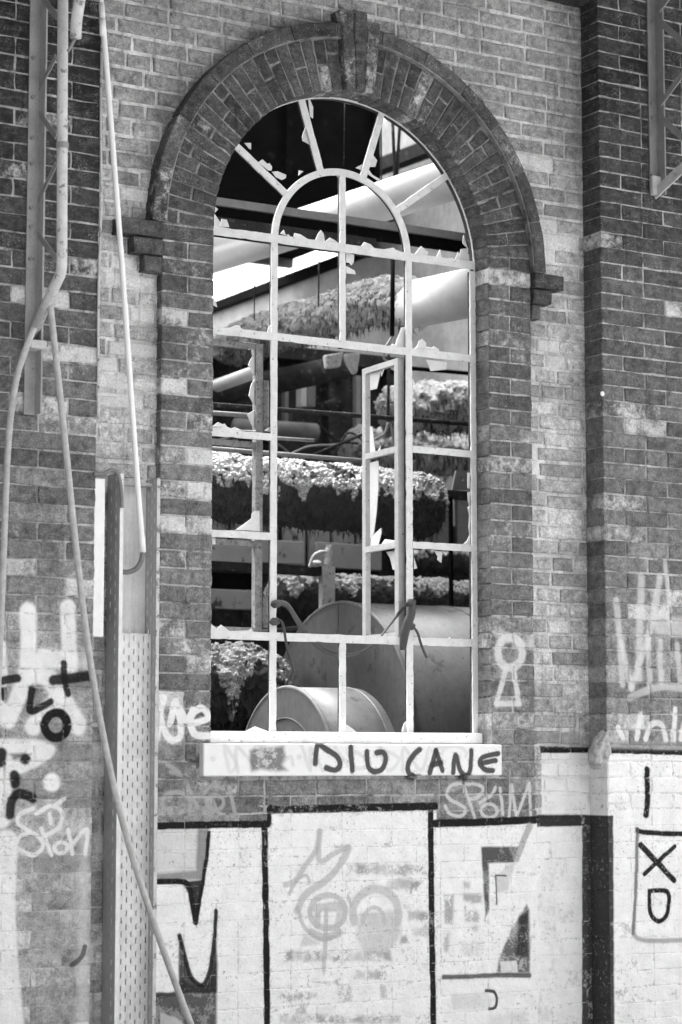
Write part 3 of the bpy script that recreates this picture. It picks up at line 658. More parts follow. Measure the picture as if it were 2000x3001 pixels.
def arc_bar(name, r, w, y, a0, a1, n=40, cx=FX, cz=3.80, m=M_FRAME, web=True):
    mb = MB()
    for w_, y0, y1 in ((w, y, y + .008), (.013, y + .0082, y + .033))[:2 if web else 1]:
        V = []; F = []
        for i in range(n + 1):
            t = a0 + (a1 - a0) * i / n
            V += [(cx + (r + s * w_ / 2) * math.cos(t), yy, cz + (r + s * w_ / 2) * math.sin(t)) for s, yy in ((-1, y0), (1, y0), (1, y1), (-1, y1))]
        for i in range(n):
            for k in range(4): F.append((i * 4 + k, i * 4 + (k + 1) % 4, i * 4 + 4 + (k + 1) % 4, i * 4 + 4 + k))
        F += [(0, 3, 2, 1), (n * 4, n * 4 + 1, n * 4 + 2, n * 4 + 3)]; mb.add(V, F)
    bm = bmesh.new(); me = mb.mesh(name); bm.from_mesh(me); bmesh.ops.recalc_face_normals(bm, faces=bm.faces[:]); bm.to_mesh(me); bm.free()
    return two_tone(link(name, me, m, win), n * 4 + 2)
arc_bar('arch_frame', AR0 + .004, .014, Y_FR + .004, 0, math.pi, 48, AX, AZ)
flat_bar('side_frame', (XL + .014, 1.69), (XL + .014, AZ), .026, Y_FR); flat_bar('side_frame', (XRR - .014, 1.69), (XRR - .014, AZ), .028, Y_FR)
flat_bar('mullion', (VX[0], 1.70), (VX[0], 3.815), .030, Y_FR); flat_bar('mullion', (VX[2], 1.70), (VX[2], 3.815), .031, Y_FR)
flat_bar('glazing_bar', (FX, 3.365), (FX, 4.12), .028, Y_FR + .001); flat_bar('glazing_bar', (FX, 1.70), (FX, 2.125), .030, Y_FR + .001)
flat_bar('transom', (fl, ZR[0]), (fr_, ZR[0]), .036, Y_FR - .0025); flat_bar('transom', (fl, ZR[1]), (fr_, ZR[1]), .033, Y_FR - .0025); flat_bar('transom', (fl, ZR[4]), (fr_, ZR[4]), .034, Y_FR - .0025)
for z in (ZR[2], ZR[3]):
    flat_bar('glazing_bar', (fl, z), (VX[0] - .014, z), .030, Y_FR - .0015); flat_bar('glazing_bar', (VX[2] + .014, z), (fr_, z), .030, Y_FR - .0015)
MB().box(XL - .02, XRR - .001, Y_FR - .035, Y_FR + .05, 1.682, 1.729).build('bottom_rail', M_FRAME, win, bevel=.003)
arc_bar('arch_bar', .333, .030, Y_FR + .0025, 0, math.pi)
for dg in (36, 72, 108, 144):
    t = R_(dg); c = (math.cos(t), math.sin(t)); r1 = .683 if dg > 90 else .675
    flat_bar('radial_bar', (FX + .34 * c[0], 3.80 + .34 * c[1]), (FX + r1 * c[0], 3.80 + r1 * c[1]), .031, Y_FR + .0045)
# the broken glass left in the bars, piece by piece
def shard(crop, pts, Y=Y_FR + .016, parent=win, X=None):
    ox, oy, sc = crop; q = [(PX(ox + x / sc, oy + y / sc, X) if X is not None else P(ox + x / sc, oy + y / sc, Y)) for x, y in pts]
    mb = MB(); n = len(q); off = Vector((0, .004, 0)) if X is None else Vector((.004, 0, 0))
    v = q + [p + off for p in q]; mb.add(v, [tuple(range(n)), tuple(range(2 * n - 1, n - 1, -1))] + [(i, i + n, (i + 1) % n + n, (i + 1) % n) for i in range(n)])
    me = mb.mesh('glass_shard'); bm = bmesh.new(); bm.from_mesh(me); bmesh.ops.recalc_face_normals(bm, faces=bm.faces[:]); bm.to_mesh(me); bm.free()
    return link('glass_shard', me, M_GLASS, parent)
A_ = (600, 250, 3.733); B_ = (980, 250, 3.5636); D_ = (600, 720, 3.733); E_ = (980, 780, 3.5636); G_ = (600, 1250, 3.733); H_ = (980, 1250, 3.5636); F_ = (600, 1300, 2.24); I_ = (580, 1700, 1.8667)
for crop, pts in (
    (A_, [(1130, 90), (1165, 180), (1190, 240), (1188, 360), (1160, 340)]), (A_, [(1115, 425), (1070, 560), (1075, 605), (1185, 665), (1165, 560)]), (A_, [(440, 630), (510, 630), (510, 700), (490, 690)]),
    (A_, [(590, 840), (635, 810), (690, 860), (710, 850), (740, 890), (735, 930), (700, 930)]), (A_, [(740, 945), (800, 940), (895, 980), (890, 1015), (850, 1035), (780, 1000)]), (A_, [(1035, 930), (1085, 940), (1030, 985)]),
    (A_, [(1430, 945), (1490, 950), (1480, 1015), (1455, 1000)]), (A_, [(120, 1330), (150, 1355), (120, 1390)]), (A_, [(110, 1405), (175, 1500), (165, 1550), (110, 1545)]), (A_, [(190, 1460), (245, 1470), (272, 1550), (170, 1545)]),
    (A_, [(830, 1620), (868, 1580), (890, 1640)]), (A_, [(890, 1635), (920, 1630), (940, 1655)]), (A_, [(985, 1615), (1050, 1630), (1150, 1695), (975, 1670)]), (A_, [(1215, 1690), (1245, 1620), (1275, 1585), (1305, 1625), (1318, 1710)]),
    (A_, [(1320, 1710), (1370, 1665), (1420, 1690), (1480, 1735)]), (B_, [(285, 1680), (315, 1635), (380, 1660), (430, 1710)]), (B_, [(500, 1715), (560, 1705), (620, 1695), (640, 1715), (720, 1745), (600, 1735)]),
    (B_, [(845, 1760), (910, 1680), (985, 1745), (970, 1775)]), (B_, [(1065, 1800), (1105, 1715), (1130, 1810)]), (B_, [(1170, 1805), (1240, 1800), (1260, 1825)]), (B_, [(1262, 1820), (1295, 1740), (1310, 1775), (1325, 1710), (1400, 1700), (1400, 1845)]),
    (B_, [(1345, 1620), (1355, 1565), (1395, 1700), (1345, 1650)]), (B_, [(370, 740), (405, 725), (450, 785), (430, 850), (370, 850)]), (B_, [(355, 870), (400, 935), (470, 975), (480, 1010), (360, 930)]), (B_, [(225, 860), (295, 825), (290, 885)]),
    (B_, [(130, 1740), (210, 1770), (205, 1850), (180, 1880), (155, 1850), (130, 1850)]), (E_, [(130, 0), (215, 45), (225, 85), (130, 75)]),
    (D_, [(95, 540), (130, 640), (140, 670), (95, 650)]), (D_, [(90, 870), (205, 895), (240, 905), (90, 900)]), (D_, [(255, 905), (340, 870), (380, 870), (400, 900), (430, 930), (440, 945)]), (D_, [(690, 945), (705, 880), (725, 870), (730, 950)]),
    (E_, [(590, 850), (610, 810), (640, 825), (655, 770), (690, 690), (705, 640), (750, 630), (755, 880)]), (E_, [(830, 880), (870, 830), (885, 780), (920, 760), (960, 800), (960, 840), (1030, 850), (1040, 835), (1095, 870), (1095, 920)]), (E_, [(1100, 915), (1130, 895), (1160, 925)]),
    (E_, [(960, 975), (1180, 1000), (1170, 1080), (1010, 1095)]), (E_, [(820, 1170), (845, 1230), (820, 1255)]),
    (D_, [(85, 1979), (150, 1930), (200, 1955), (220, 1945), (245, 1979)]), (G_, [(85, 10), (240, 0), (290, 20), (330, 5), (400, 35), (560, 40), (560, 50), (85, 30)]), (G_, [(650, 45), (700, 10), (730, 0), (730, 60)]),
    (G_, [(70, 1200), (120, 1205), (120, 1290), (70, 1290)]), (G_, [(340, 1130), (420, 1075), (515, 1005), (520, 950), (555, 925), (600, 925), (605, 1145)]),
    (H_, [(1395, 480), (1420, 485), (1415, 650), (1395, 640)]), (H_, [(1395, 690), (1420, 680), (1415, 830), (1400, 780)]), (H_, [(1395, 850), (1420, 820), (1422, 1160), (1405, 1050), (1415, 930)]), (H_, [(1350, 1230), (1390, 1190), (1420, 1130), (1425, 1240)]),
    (H_, [(830, 1285), (885, 1290), (870, 1320), (830, 1320)]), (H_, [(1000, 1290), (1040, 1300), (1020, 1310)]), (H_, [(1045, 1295), (1130, 1305), (1120, 1425), (1080, 1390), (1085, 1360)]), (H_, [(1140, 1310), (1200, 1310), (1165, 1350)]), (H_, [(835, 1370), (868, 1480), (835, 1490)]),
    (F_, [(40, 1180), (80, 1215), (110, 1190), (160, 1225), (160, 1235), (40, 1235)]), (F_, [(180, 1230), (290, 1225), (310, 1215), (320, 1240)]), (I_, [(265, 825), (315, 800), (390, 828)]), (I_, [(815, 790), (850, 815), (870, 832), (815, 830)]), (I_, [(1120, 815), (1130, 785), (1145, 770), (1145, 832), (1118, 830)]),
    (I_, [(1210, 325), (1225, 315), (1240, 325)]), (I_, [(1365, 325), (1380, 312), (1395, 328)])):
    shard(crop, pts)
# casement folded back behind the left lights
def child_bar(name, a, b, w, h, parent, m=M_FRIN, up=(0, 1, 0)):
    return MB().bar(a, b, w, h, up=up).build(name, m, parent)
def leaf(name, loc):
    o = bpy.data.objects.new(name, None); COL.objects.link(o); o.parent = win; o.matrix_parent_inverse = Matrix.Translation(win.location).inverted(); o.location = loc; return o
YL = .165; xl = P(760, 1400, YL).x; zl0, zl1 = 2.135, 3.355
c1 = leaf('casement', (0, 0, 0)); c1['label'] = 'grey rusty casement folded back behind the left lights'
def cpart(mb, name, m, parent):
    o = mb.build(name, m); o.parent = parent; return o
cpart(MB().box(xl - .017, xl + .017, YL, YL + .03, zl0, zl1), 'stile', M_FRIN, c1)
for z in (zl0 + .012, ZR[3] - .028, ZR[2] - .028, zl1 - .012): cpart(MB().box(xl - .42, xl - .0175, YL + .004, YL + .028, z - .012, z + .012), 'rail', M_FRIN, c1)
for z0, z1 in ((2.16, 2.29), (3.02, 3.20)): cpart(MB().tube([(xl + .03, YL - .004, z0), (xl + .03, YL - .004, z1)], .011, 10), 'hinge', M_FRIN, c1); cpart(MB().box(xl + .018, xl + .055, YL, YL + .006, z0 + .02, z1 - .02), 'hinge', M_FRIN, c1)
def gl(crop, pts, Y, parent, X=None):
    o = shard(crop, pts, Y, None, X); o.parent = parent
gl(D_, [(425, 1050), (575, 1070), (570, 1420), (520, 1400), (495, 1330), (480, 1310), (500, 1250), (525, 1215), (510, 1130), (480, 1140)], YL + .012, c1)
gl(D_, [(565, 1435), (570, 1760), (560, 1770), (485, 1640), (515, 1510)], YL + .012, c1); gl(D_, [(465, 1845), (560, 1790), (568, 1979), (525, 1979)], YL + .012, c1)
# casement standing open inwards at the right mullion
HX, HY = VX[2] - .022, .150
c2 = leaf('casement', (0, 0, 0)); c2['label'] = 'narrow casement standing open inwards at the right mullion'
fx, fy = HX + .012, HY + .30
cpart(MB().box(HX - .016, HX + .016, HY - .012, HY + .018, zl0, zl1), 'stile', M_CASE, c2); cpart(MB().box(fx - .011, fx + .015, fy - .014, fy + .014, zl0, zl1), 'stile', M_CASE, c2)
for z in (zl0 + .012, ZR[3] + .004, ZR[2] + .004, zl1 - .012): cpart(MB().bar((HX, HY + .018, z), (fx, fy - .0145, z), .022, .026), 'rail', M_CASE, c2)
gx = HX + .008
gl(E_, [(372, 1100), (475, 1075), (470, 1150), (440, 1280), (375, 1295)], 0, c2, gx); gl(E_, [(475, 1075), (520, 1060), (490, 1150)], 0, c2, gx); gl(E_, [(590, 1030), (640, 1015), (640, 1095), (590, 1080)], 0, c2, gx)
gl(H_, [(372, 0), (395, 0), (410, 150), (430, 290), (372, 300)], 0, c2, gx); gl(H_, [(372, 380), (458, 355), (458, 600), (440, 880), (410, 1110), (375, 1170)], 0, c2, gx); gl(H_, [(385, 1150), (487, 1060), (490, 1110), (455, 1245), (375, 1280)], 0, c2, gx)
gl(H_, [(440, 290), (480, 200), (475, 280)], 0, c2, gx); gl(H_, [(500, 270), (560, 235), (590, 250), (590, 265)], 0, c2, gx); gl(H_, [(490, 1240), (500, 1215), (530, 1175), (630, 1190), (640, 1220)], 0, c2, gx)
gl(H_, [(540, 1310), (660, 1290), (660, 1610), (635, 1570), (630, 1490), (612, 1495), (580, 1370)], 0, c2, gx)

# ------------------------------------------------------------------ stone sill
sl0 = P(592, 2178, YSILL).x
o = MB().box(-.655, .79, YSILL, .1, 1.5475, 1.679).build('stone_sill', M_SILL, bevel=.004); tag(o, 'white painted stone window sill with black sprayed lettering', 'window sill')

# ------------------------------------------------------------------ lattice brackets on the piers
def angle(mb, a, b, w, t=.006, side=(1, 0, 0), outv=(0, -1, 0)):
    a = Vector(a); b = Vector(b); s = Vector(side); u = Vector(outv)
    mb.bar(a + u * t / 2, b + u * t / 2, w, t, up=u); mb.bar(a + s * (w / 2 - t / 2) + u * (w / 2 + t), b + s * (w / 2 - t / 2) + u * (w / 2 + t), t, w, up=u); return mb
X1 = P(98, 700, Y_PIER - .01).x
br = empty('lattice_bracket', (X1, Y_PIER, 3.0), 'grey steel lattice bracket on the left pier with a bent pale outer tube', 'bracket', 'lattice brackets on the piers')
zt = 5.38; zb = P(75, 1215, Y_PIER).z
mb = angle(MB(), (X1, Y_PIER - .001, zb), (X1, Y_PIER - .001, zt), .052, .007); mb.build('upright', M_UPR, br)
tubep = [PX(187, -400, X1), PX(184, 200, X1), PX(182, 770, X1), PX(181, 788, X1), PX(178, 803, X1), PX(170, 820, X1), PX(92, 988, X1)]
MB().tube(tubep[:2] + catmull(tubep[2:6], 4) + tubep[6:], .0205, 14).build('outer_tube', M_PALE, br, True)
for a, b in (((165, 165), (104, 280)), ((165, 400), (100, 310)), ((165, 480), (105, 605)), ((168, 760), (95, 665)), ((165, -60), (110, -180)), ((170, 50), (120, -10))):
    MB().bar(PX(a[0], a[1], X1 + .02), PX(b[0], b[1], X1 + .02), .024, .005, up=(1, 0, 0)).build('diagonal', M_STEEL, br)
o = MB().tube(catmull([PX(222, 112, X1), PX(225, 60, X1), PX(234, 0, X1), PX(250, -120, X1)], 5), .022, 14).build('broken_tube', M_PALE, br, True)
MB().tube([PX(222, 112, X1), PX(200, 150, X1)], .006, 8).build('bolt', M_STEEL, br)
MB().box(X1 - .03, X1 + .035, Y_PIER - .075, Y_PIER - .001, P(90, 1030, Y_PIER).z, P(90, 1005, Y_PIER).z).build('clamp', M_PALE, br, bevel=.003)
for y in (170, 285, 405, 480, 610, 665, 760): p = P(96, y, Y_PIER - .008); MB().tube([Vector((X1 - .012, p.y, p.z)), Vector((X1 - .012, p.y - .012, p.z))], .008, 8).build('bolt', M_STEEL, br)
MB().tube([PX(183.6, 418, X1), PX(183.4, 436, X1)], .0235, 14).build('coupling', M_STEEL, br)
X2 = P(1918, 400, Y_PIER - .01).x
br2 = empty('lattice_bracket', (X2, Y_PIER, 4.5), 'grey steel lattice bracket on the right pier cut by the photo edge', 'bracket', 'lattice brackets on the piers')
zb2 = P(1912, 575, Y_PIER).z
angle(MB(), (X2, Y_PIER - .001, zb2), (X2, Y_PIER - .001, zt), .052, .007).build('upright', M_STEEL, br2)
MB().bar(PX(1918, 570, X2), PX(2200, 305, X2), .05, .008, up=(1, 0, 0)).build('brace', M_PALE, br2)
MB().box(X2 - .028, X2 + .03, Y_PIER - .03, Y_PIER - .009, zb2, zb2 + .09).build('foot', M_PALE, br2, bevel=.003)
for a, b in (((1930, 30), (2010, -70)), ((1935, 305), (2010, 205)), ((1935, 345), (2010, 410)), ((1930, 60), (2010, 130)), ((2010, 205), (2080, 110))):
    MB().bar(PX(a[0], a[1], X2 + .01), PX(b[0], b[1], X2 + .01), .03, .006, up=(1, 0, 0)).build('diagonal', M_STEEL, br2)
MB().tube([PX(2150, 355, X2), PX(2150, -400, X2)], .02, 12).build('outer_tube', M_PALE, br2, True)
for y in (65, 305, 348, 515): p = P(1912, y, Y_PIER - .008); MB().tube([p, p + Vector((0, -.012, 0))], .009, 8).build('bolt', M_STEEL, br2)

# ------------------------------------------------------------------ hoses, conduit, cable tray
def hose(name, pts, r, m, label, cat, group=None, n=10, k=8):
    o = MB().tube(catmull(pts, k), r, n).build(name, m, None, True); return tag(o, label, cat, group)
yh = PX(140, 900, X1).y
hose('hose', [P(100, 960, yh - .06), P(70, 1040, yh - .02), P(45, 1130, yh + .02), P(25, 1300, yh + .1), P(12, 1600, -.16), P(0, 1900, -.15), P(-20, 2300, -.15), P(-40, 2900, -.15)], .0125, M_HOSE, 'pale weathered hose curving down the outer side of the left pier', 'hose', 'hoses hanging from the left bracket')
hose('hose', [P(148, 895, yh), P(165, 1050, yh), P(195, 1330, yh), P(232, 1680, yh + .02), P(275, 2000, yh), P(345, 2350, yh - .03), P(430, 2640, yh - .05), P(560, 3001, yh - .08), P(700, 3320, yh - .12)], .0125, M_HOSE, 'grey hose running slantwise down across the cable tray', 'hose', 'hoses hanging from the left bracket')
ct = [P(296, -160, -.13), P(298, 10, -.13), P(352, 700, -.115), P(395, 1300, -.09), P(419, 1618, -.07)]
con = empty('conduit', ct[0], 'white plastic conduit hanging slantwise from the top into the cable tray', 'conduit')
MB().tube(catmull(ct[1:], 10), .0113, 14).build('pipe', M_PVC, con, True)
MB().tube([P(300, 55, -.131), P(303, 105, -.131)], .0132, 14).build('sleeve', M_PVC, con, True); MB().tube([P(416, 1565, -.0705), P(419, 1618, -.0698)], .0132, 14).build('sleeve', M_PVC, con, True)
def ribbed(name, pts, r, m, parent=None, rib=.006):
    c = catmull(pts, 60); L = [0]
    for a, b in zip(c, c[1:]): L.append(L[-1] + (b - a).length)
    n = int(L[-1] / rib * 4); q = []
    for i in range(n + 1):
        s = L[-1] * i / n; j = min(max(np.searchsorted(L, s) - 1, 0), len(c) - 2); q.append(c[j].lerp(c[j + 1], (s - L[j]) / max(L[j + 1] - L[j], 1e-6)))
    return MB().tube(q, r, 10, True, lambda i: r * (1.0 if i % 4 < 2 else .82)).build(name, m, parent, True)
ribbed('flexible_end', [P(419, 1620, -.07), P(414, 1645, -.07), P(398, 1668, -.068), P(370, 1677, -.06), P(345, 1670, -.045)], .0112, M_FLEX, con)
ribbed('flexible_end', [P(296, -160, -.13), P(297, -60, -.13), P(299, 54, -.13)], .0095, M_PVC, con)
o = ribbed('corrugated_hose', [P(276, 1388, -.1), P(305, 1388, -.1), P(325, 1378, -.1), P(342, 1384, -.1), P(352, 1410, -.1), P(357, 1450, -.1), P(358, 1488, -.1)], .0088, M_FLEX)
tag(o, 'short grey corrugated hose hooked over the top of the cable tray', 'hose')
xa, xb = P(311, 1900, .03).x, P(424, 1900, .03).x; yf, yb_ = -.085, .03; tz0, tz1 = .1, P(311, 1400, .03).z
tray = empty('cable_tray', ((xa + xb) / 2, yb_, 0), 'tall perforated steel cable tray standing against the wall left of the window', 'cable tray')
def slotted(name, m, parent, u0, u1, z0, z1, cols, mapf, sw=.0042, sl=.022, gap=.03, th=.002):
    """sheet with rows of real slots; mapf(u, t) -> (x, y) of a point at u across and t through the sheet"""
    mb = MB(); edges = [u0]
    for c in cols: edges += [c - sw / 2, c + sw / 2]
    edges.append(u1)
    def slab(a, b, za, zb_):
        (x0, y0), (x1, y1), (x2, y2), (x3, y3) = mapf(a, 0), mapf(b, 0), mapf(b, th), mapf(a, th); v = [(x, y, z) for z in (za, zb_) for x, y in ((x0, y0), (x1, y1), (x2, y2), (x3, y3))]
        mb.add(v, [(0, 3, 2, 1), (4, 5, 6, 7), (0, 1, 5, 4), (1, 2, 6, 5), (2, 3, 7, 6), (3, 0, 4, 7)])
    for i in range(0, len(edges), 2): slab(edges[i], edges[i + 1], z0, z1)
    for j, c in enumerate(cols):
        z = z0 + (gap + sl) * (.5 if j % 2 else 0); slab(c - sw / 2, c + sw / 2, z0, z + .001)
        while z < z1:
            slab(c - sw / 2, c + sw / 2, z + sl, min(z + sl + gap, z1)); z += sl + gap
    me = mb.mesh(name); bm = bmesh.new(); bm.from_mesh(me); bmesh.ops.recalc_face_normals(bm, faces=bm.faces[:]); bm.to_mesh(me); bm.free(); return link(name, me, m, parent)
slotted('side_flange', M_TRAYD, tray, 0, yb_ - yf, tz0, tz1 + .01, (.035, .08), lambda u, t: (xa + t, yf + u)); slotted('side_flange', M_TRAYD, tray, 0, yb_ - yf, tz0, tz1, (.035, .06, .09), lambda u, t: (xb + t, yf + u))
MB().box(xa + .003, xb - .001, yb_ - .004, yb_ - .001, tz0, tz1 - .02).build('back_plate', M_TRAYL, tray)
MB().box(xa + .0025, xb - .001, yb_ - .06, yb_ - .0045, tz1 - .03, tz1 - .018).build('end_plate', M_TRAYD, tray)  # plate added to stand for the shadow at the tray top
zc0 = P(380, 1856, -.02).z
slotted('perforated_cover', M_TRAYL, tray, xa + .0025, xb - .0005, tz0, zc0, [xa + .05 + k * .021 for k in range(6)], lambda u, t: (u, -.03 + t))
MB().box(xa - .001, xa + .014, yf - .0025, yf - .0002, tz0, tz1 + .005).build('lip', M_TRAYL, tray); MB().box(xb - .008, xb + .006, yf - .0025, yf - .0002, tz0, tz1 - .005).build('lip', M_PALE, tray)
xs0, xs1 = P(276, 1600, -.088).x, P(307, 1600, -.088).x
o = MB().box(xs0, xs1, -.088, -.072, P(290, 1866, -.088).z, P(290, 1402, -.088).z).build('painted_board', M_SILL, None, bevel=.002); tag(o, 'narrow white painted board between the left pier and the cable tray', 'board')
# thin pale cable down the pier edge and its clips
xe = PL + .004
cab = empty('thin_cable', (xe, Y_PIER, 3.0), 'thin pale cable clipped along the inner edge of the left pier', 'cable')
MB().tube(catmull([(xe - .002 + .003 * math.sin(z * 7), Y_PIER - .006, z) for z in np.linspace(2.95, 4.42, 14)], 4), .0055, 8).build('cable', M_PALE, cab, True)
for y, x0, x1 in ((522, 296, 330), (1155, 284, 345)): p = P(x0, y, -.1); q = P(x1, y + 5, -.1); MB().bar(p, q, .012, .012).build('clip', M_PALE, cab)
# lump of foam on the pier corner
bm = bmesh.new(); bmesh.ops.create_icosphere(bm, subdivisions=4, radius=1)
co = np.array([v.co[:] for v in bm.verts]); d = .35 + .9 * fbm(co * 2.0 + 5, 2) + .55 * np.sqrt(np.clip(1 - (worley(co * 1.6 + 3) / .8) ** 2, 0, 1)) + .25 * fbm(co * 9, 3)
for v, k in zip(bm.verts, d):
    c = v.co * k; b = .036 * (1 - .25 * c.z); v.co = Vector((c.x * b + .014 * c.z, c.y * .035, c.z * .062))
me = bpy.data.meshes.new('foam_lump'); bm.to_mesh(me); bm.free(); smooth(me)
o = link('foam_lump', me, M_LUMP); o.location = P(1757, 2198, Y_PIER); tag(o, 'grey lump of dried foam on the corner of the right pier', 'foam lump')
bm = bmesh.new(); bmesh.ops.create_icosphere(bm, subdivisions=2, radius=.012); me = bpy.data.meshes.new('paint_splat'); bm.to_mesh(me); bm.free(); me.transform(Matrix.Diagonal((1, .35, 1, 1))); smooth(me)
o = link('paint_splat', me, M_PVC); o.location = P(1766, 1154, Y_PIER - .002); tag(o, 'small white blob of paint on the edge of the right pier', 'paint blob')

# ------------------------------------------------------------------ unseen wing added left of the yard to block sky light
wing = empty('sky_block_wing', (-9, -6, 0), 'unseen dark wing added along the left of the yard to block sky light', 'light blocker')
MB().box(-12, -8.2, -22, .2, 0, 14).build('wall', M_ROOFOUT, wing)
for k in range(6): MB().box(-8.25, -8.195, -19.5 + k * 3.3, -17.9 + k * 3.3, 2, 6.5).build('window', M_BLACK, wing)
MB().box(-12.3, -8.0, -22.2, .2, 14.002, 14.3).build('roof', M_BLACK, wing)
# ------------------------------------------------------------------ canopy over the street front, carried by the brackets (its shade falls on the upper wall)
opp = empty('sky_block_hall', (0, -26, 0), 'unseen dark hall added across the yard to block low sky light', 'light blocker')  # added out of view, keeps low sky light out of the window
MB().box(-30, 34, -40, -26, 0, 11).build('wall', M_ROOFOUT, opp)
for k in range(14): MB().box(-27 + k * 4.2, -25 + k * 4.2, -26.02, -25.97, 2.5, 8).build('window', M_BLACK, opp)
MB().box(-30.4, 34.4, -40.4, -25.6, 11.002, 11.4).build('roof', M_BLACK, opp)
can = empty('canopy', (0, -.7, 5.4), 'dark board canopy resting on the lattice brackets above the window', 'canopy')
for k in range(9): MB().box(-4.2, 4.2, -2.2 + k * .235, -2.2 + k * .235 + .229, 5.40, 5.43).build('board', M_ROOFOUT, can)
MB().box(-4.2, 4.2, -2.23, -2.202, 5.3, 5.44).build('fascia', M_ROOFOUT, can)

# ================================================================== behind the window: the gutted plant
XW = 3.2
MB().box(-4.5, XL - .2, .302, .34, 0, ZT).box(XRR + .2, 5.5, .302, .34, 0, ZT).box(XL - .2, XRR + .2, .302, .34, 0, 1.55).box(XL - .2, XRR + .2, .302, .34, AZ + .9, ZT).build('bounce_cut_lining', M_BLACK, wall)  # black layer added to cut light bouncing off the wall's back
ew = empty('sky_block_wall', (-3.6, 5, 0), 'unseen black wall added inside, left of the window, to block sky light', 'wall')  # added out of view, keeps sky light from the left off the interior
MB().box(-3.9, -3.6, .345, 11, 0, 5.4).build('wall_face', M_BLACK, ew)
pw = empty('plaster_wall', (XW, 5, 0), 'pale flaking plaster wall running back behind the pipes', 'wall')
MB().box(XW, XW + .3, 1.0, 4.9, 0, 6.0).build('wall_face', M_PLAST, pw); MB().box(XW, XW + .3, 4.9, 12, 0, 5.08).build('wall_face', M_PLAST, pw); MB().box(XW - .06, XW + .32, 4.9, 12, 5.08, 5.15).build('coping', M_BLACK, pw)
hop = empty('coal_hopper', (1, 4.4, 5.2), 'black sooty steel hopper hanging above the pipes', 'hopper')
hx = P(1108, 400, 3.6).x
MB().box(-1.6, hx, 3.6, 5.3, 5.2, 6.3).build('body', M_BLACK, hop)
for x in np.linspace(-1.4, hx - .05, 7): MB().box(x, x + .04, 3.555, 3.598, 5.15, 6.3).build('rib', M_BLACK, hop)
rf = empty('roof_slab', (1.5, 5.4, 5.1), 'dark flat roof slab far behind the window with a grey edge', 'roof')
MB().box(.2, XW - .01, 4.62, 6.0, 5.26, 5.42).build('deck', M_BLACK, rf); MB().box(.2, XW - .01, 6.003, 6.06, 5.2, 5.44).build('edge_board', M_BEAM, rf)
o = MB().bar(PX(1085, 500, XW - .1), PX(1420, 375, XW - .1), .1, .09).build('wall_girder', M_DARK); tag(o, 'dark girder fixed high along the pale plaster wall', 'girder')

def beam_x(px0, py0, px1, Y, mk, label, cat='beam', name='steel_beam', h=.16, d=.1):
    a = P(px0, py0, Y); b = P(px1, py0, Y); root = empty(name, a, label, cat); x0, x1, z = a.x, b.x, a.z
    MB().box(x0, x1, Y - d / 2, Y + d / 2, z - .012, z).build('flange', mk, root); MB().box(x0, x1, Y - d / 2, Y + d / 2, z - h, z - h + .012).build('flange', mk, root); MB().box(x0, x1, Y - .006, Y + .006, z - h + .0122, z - .0122).build('web', M_DARK, root); return root
Yb = .75; a = P(640, 587, Yb); b = P(1372, 700, Yb)
rt = empty('steel_beam', a, 'grey painted steel beam crossing behind the top of the window', 'beam')
MB().box(a.x - .3, b.x, Yb - .05, Yb, a.z - .036, a.z).build('flange', M_BEAM, rt); MB().box(a.x - .3, b.x, Yb - .03, Yb - .002, a.z - .088, a.z - .0362).build('web', M_BLACK, rt); MB().box(a.x - .3, b.x - .55, Yb - .05, Yb, a.z - .17, a.z - .0882).build('flange', M_DARK, rt)

def pipe(pts, r, m, label, name='pipe', cat='pipe', group=None, n=40, seams=()):
    root = empty(name, pts[0], label, cat, group); MB().tube(pts, r, n).build('shell', m, root, True)
    for a, b in seams: MB().tube([pts[0].lerp(pts[-1], a), pts[0].lerp(pts[-1], b)], r * 1.022, n).build('seam_band', m, root, True)
    return root
Xp = 1.2
pipe([PX(1420, 495, Xp), PX(560, 770, Xp)], .103, M_GALV, 'large pale sheet-metal pipe slanting across the top of the window', 'duct_pipe', 'pipe', None, 48, ((.38, .386),))
Xq = 1.35
pipe([PX(1420, 850, Xq), PX(1205, 893, Xq)], .122, M_GALV, 'smooth pale pipe end sticking out of the torn insulation', 'duct_pipe', 'pipe', None, 48)

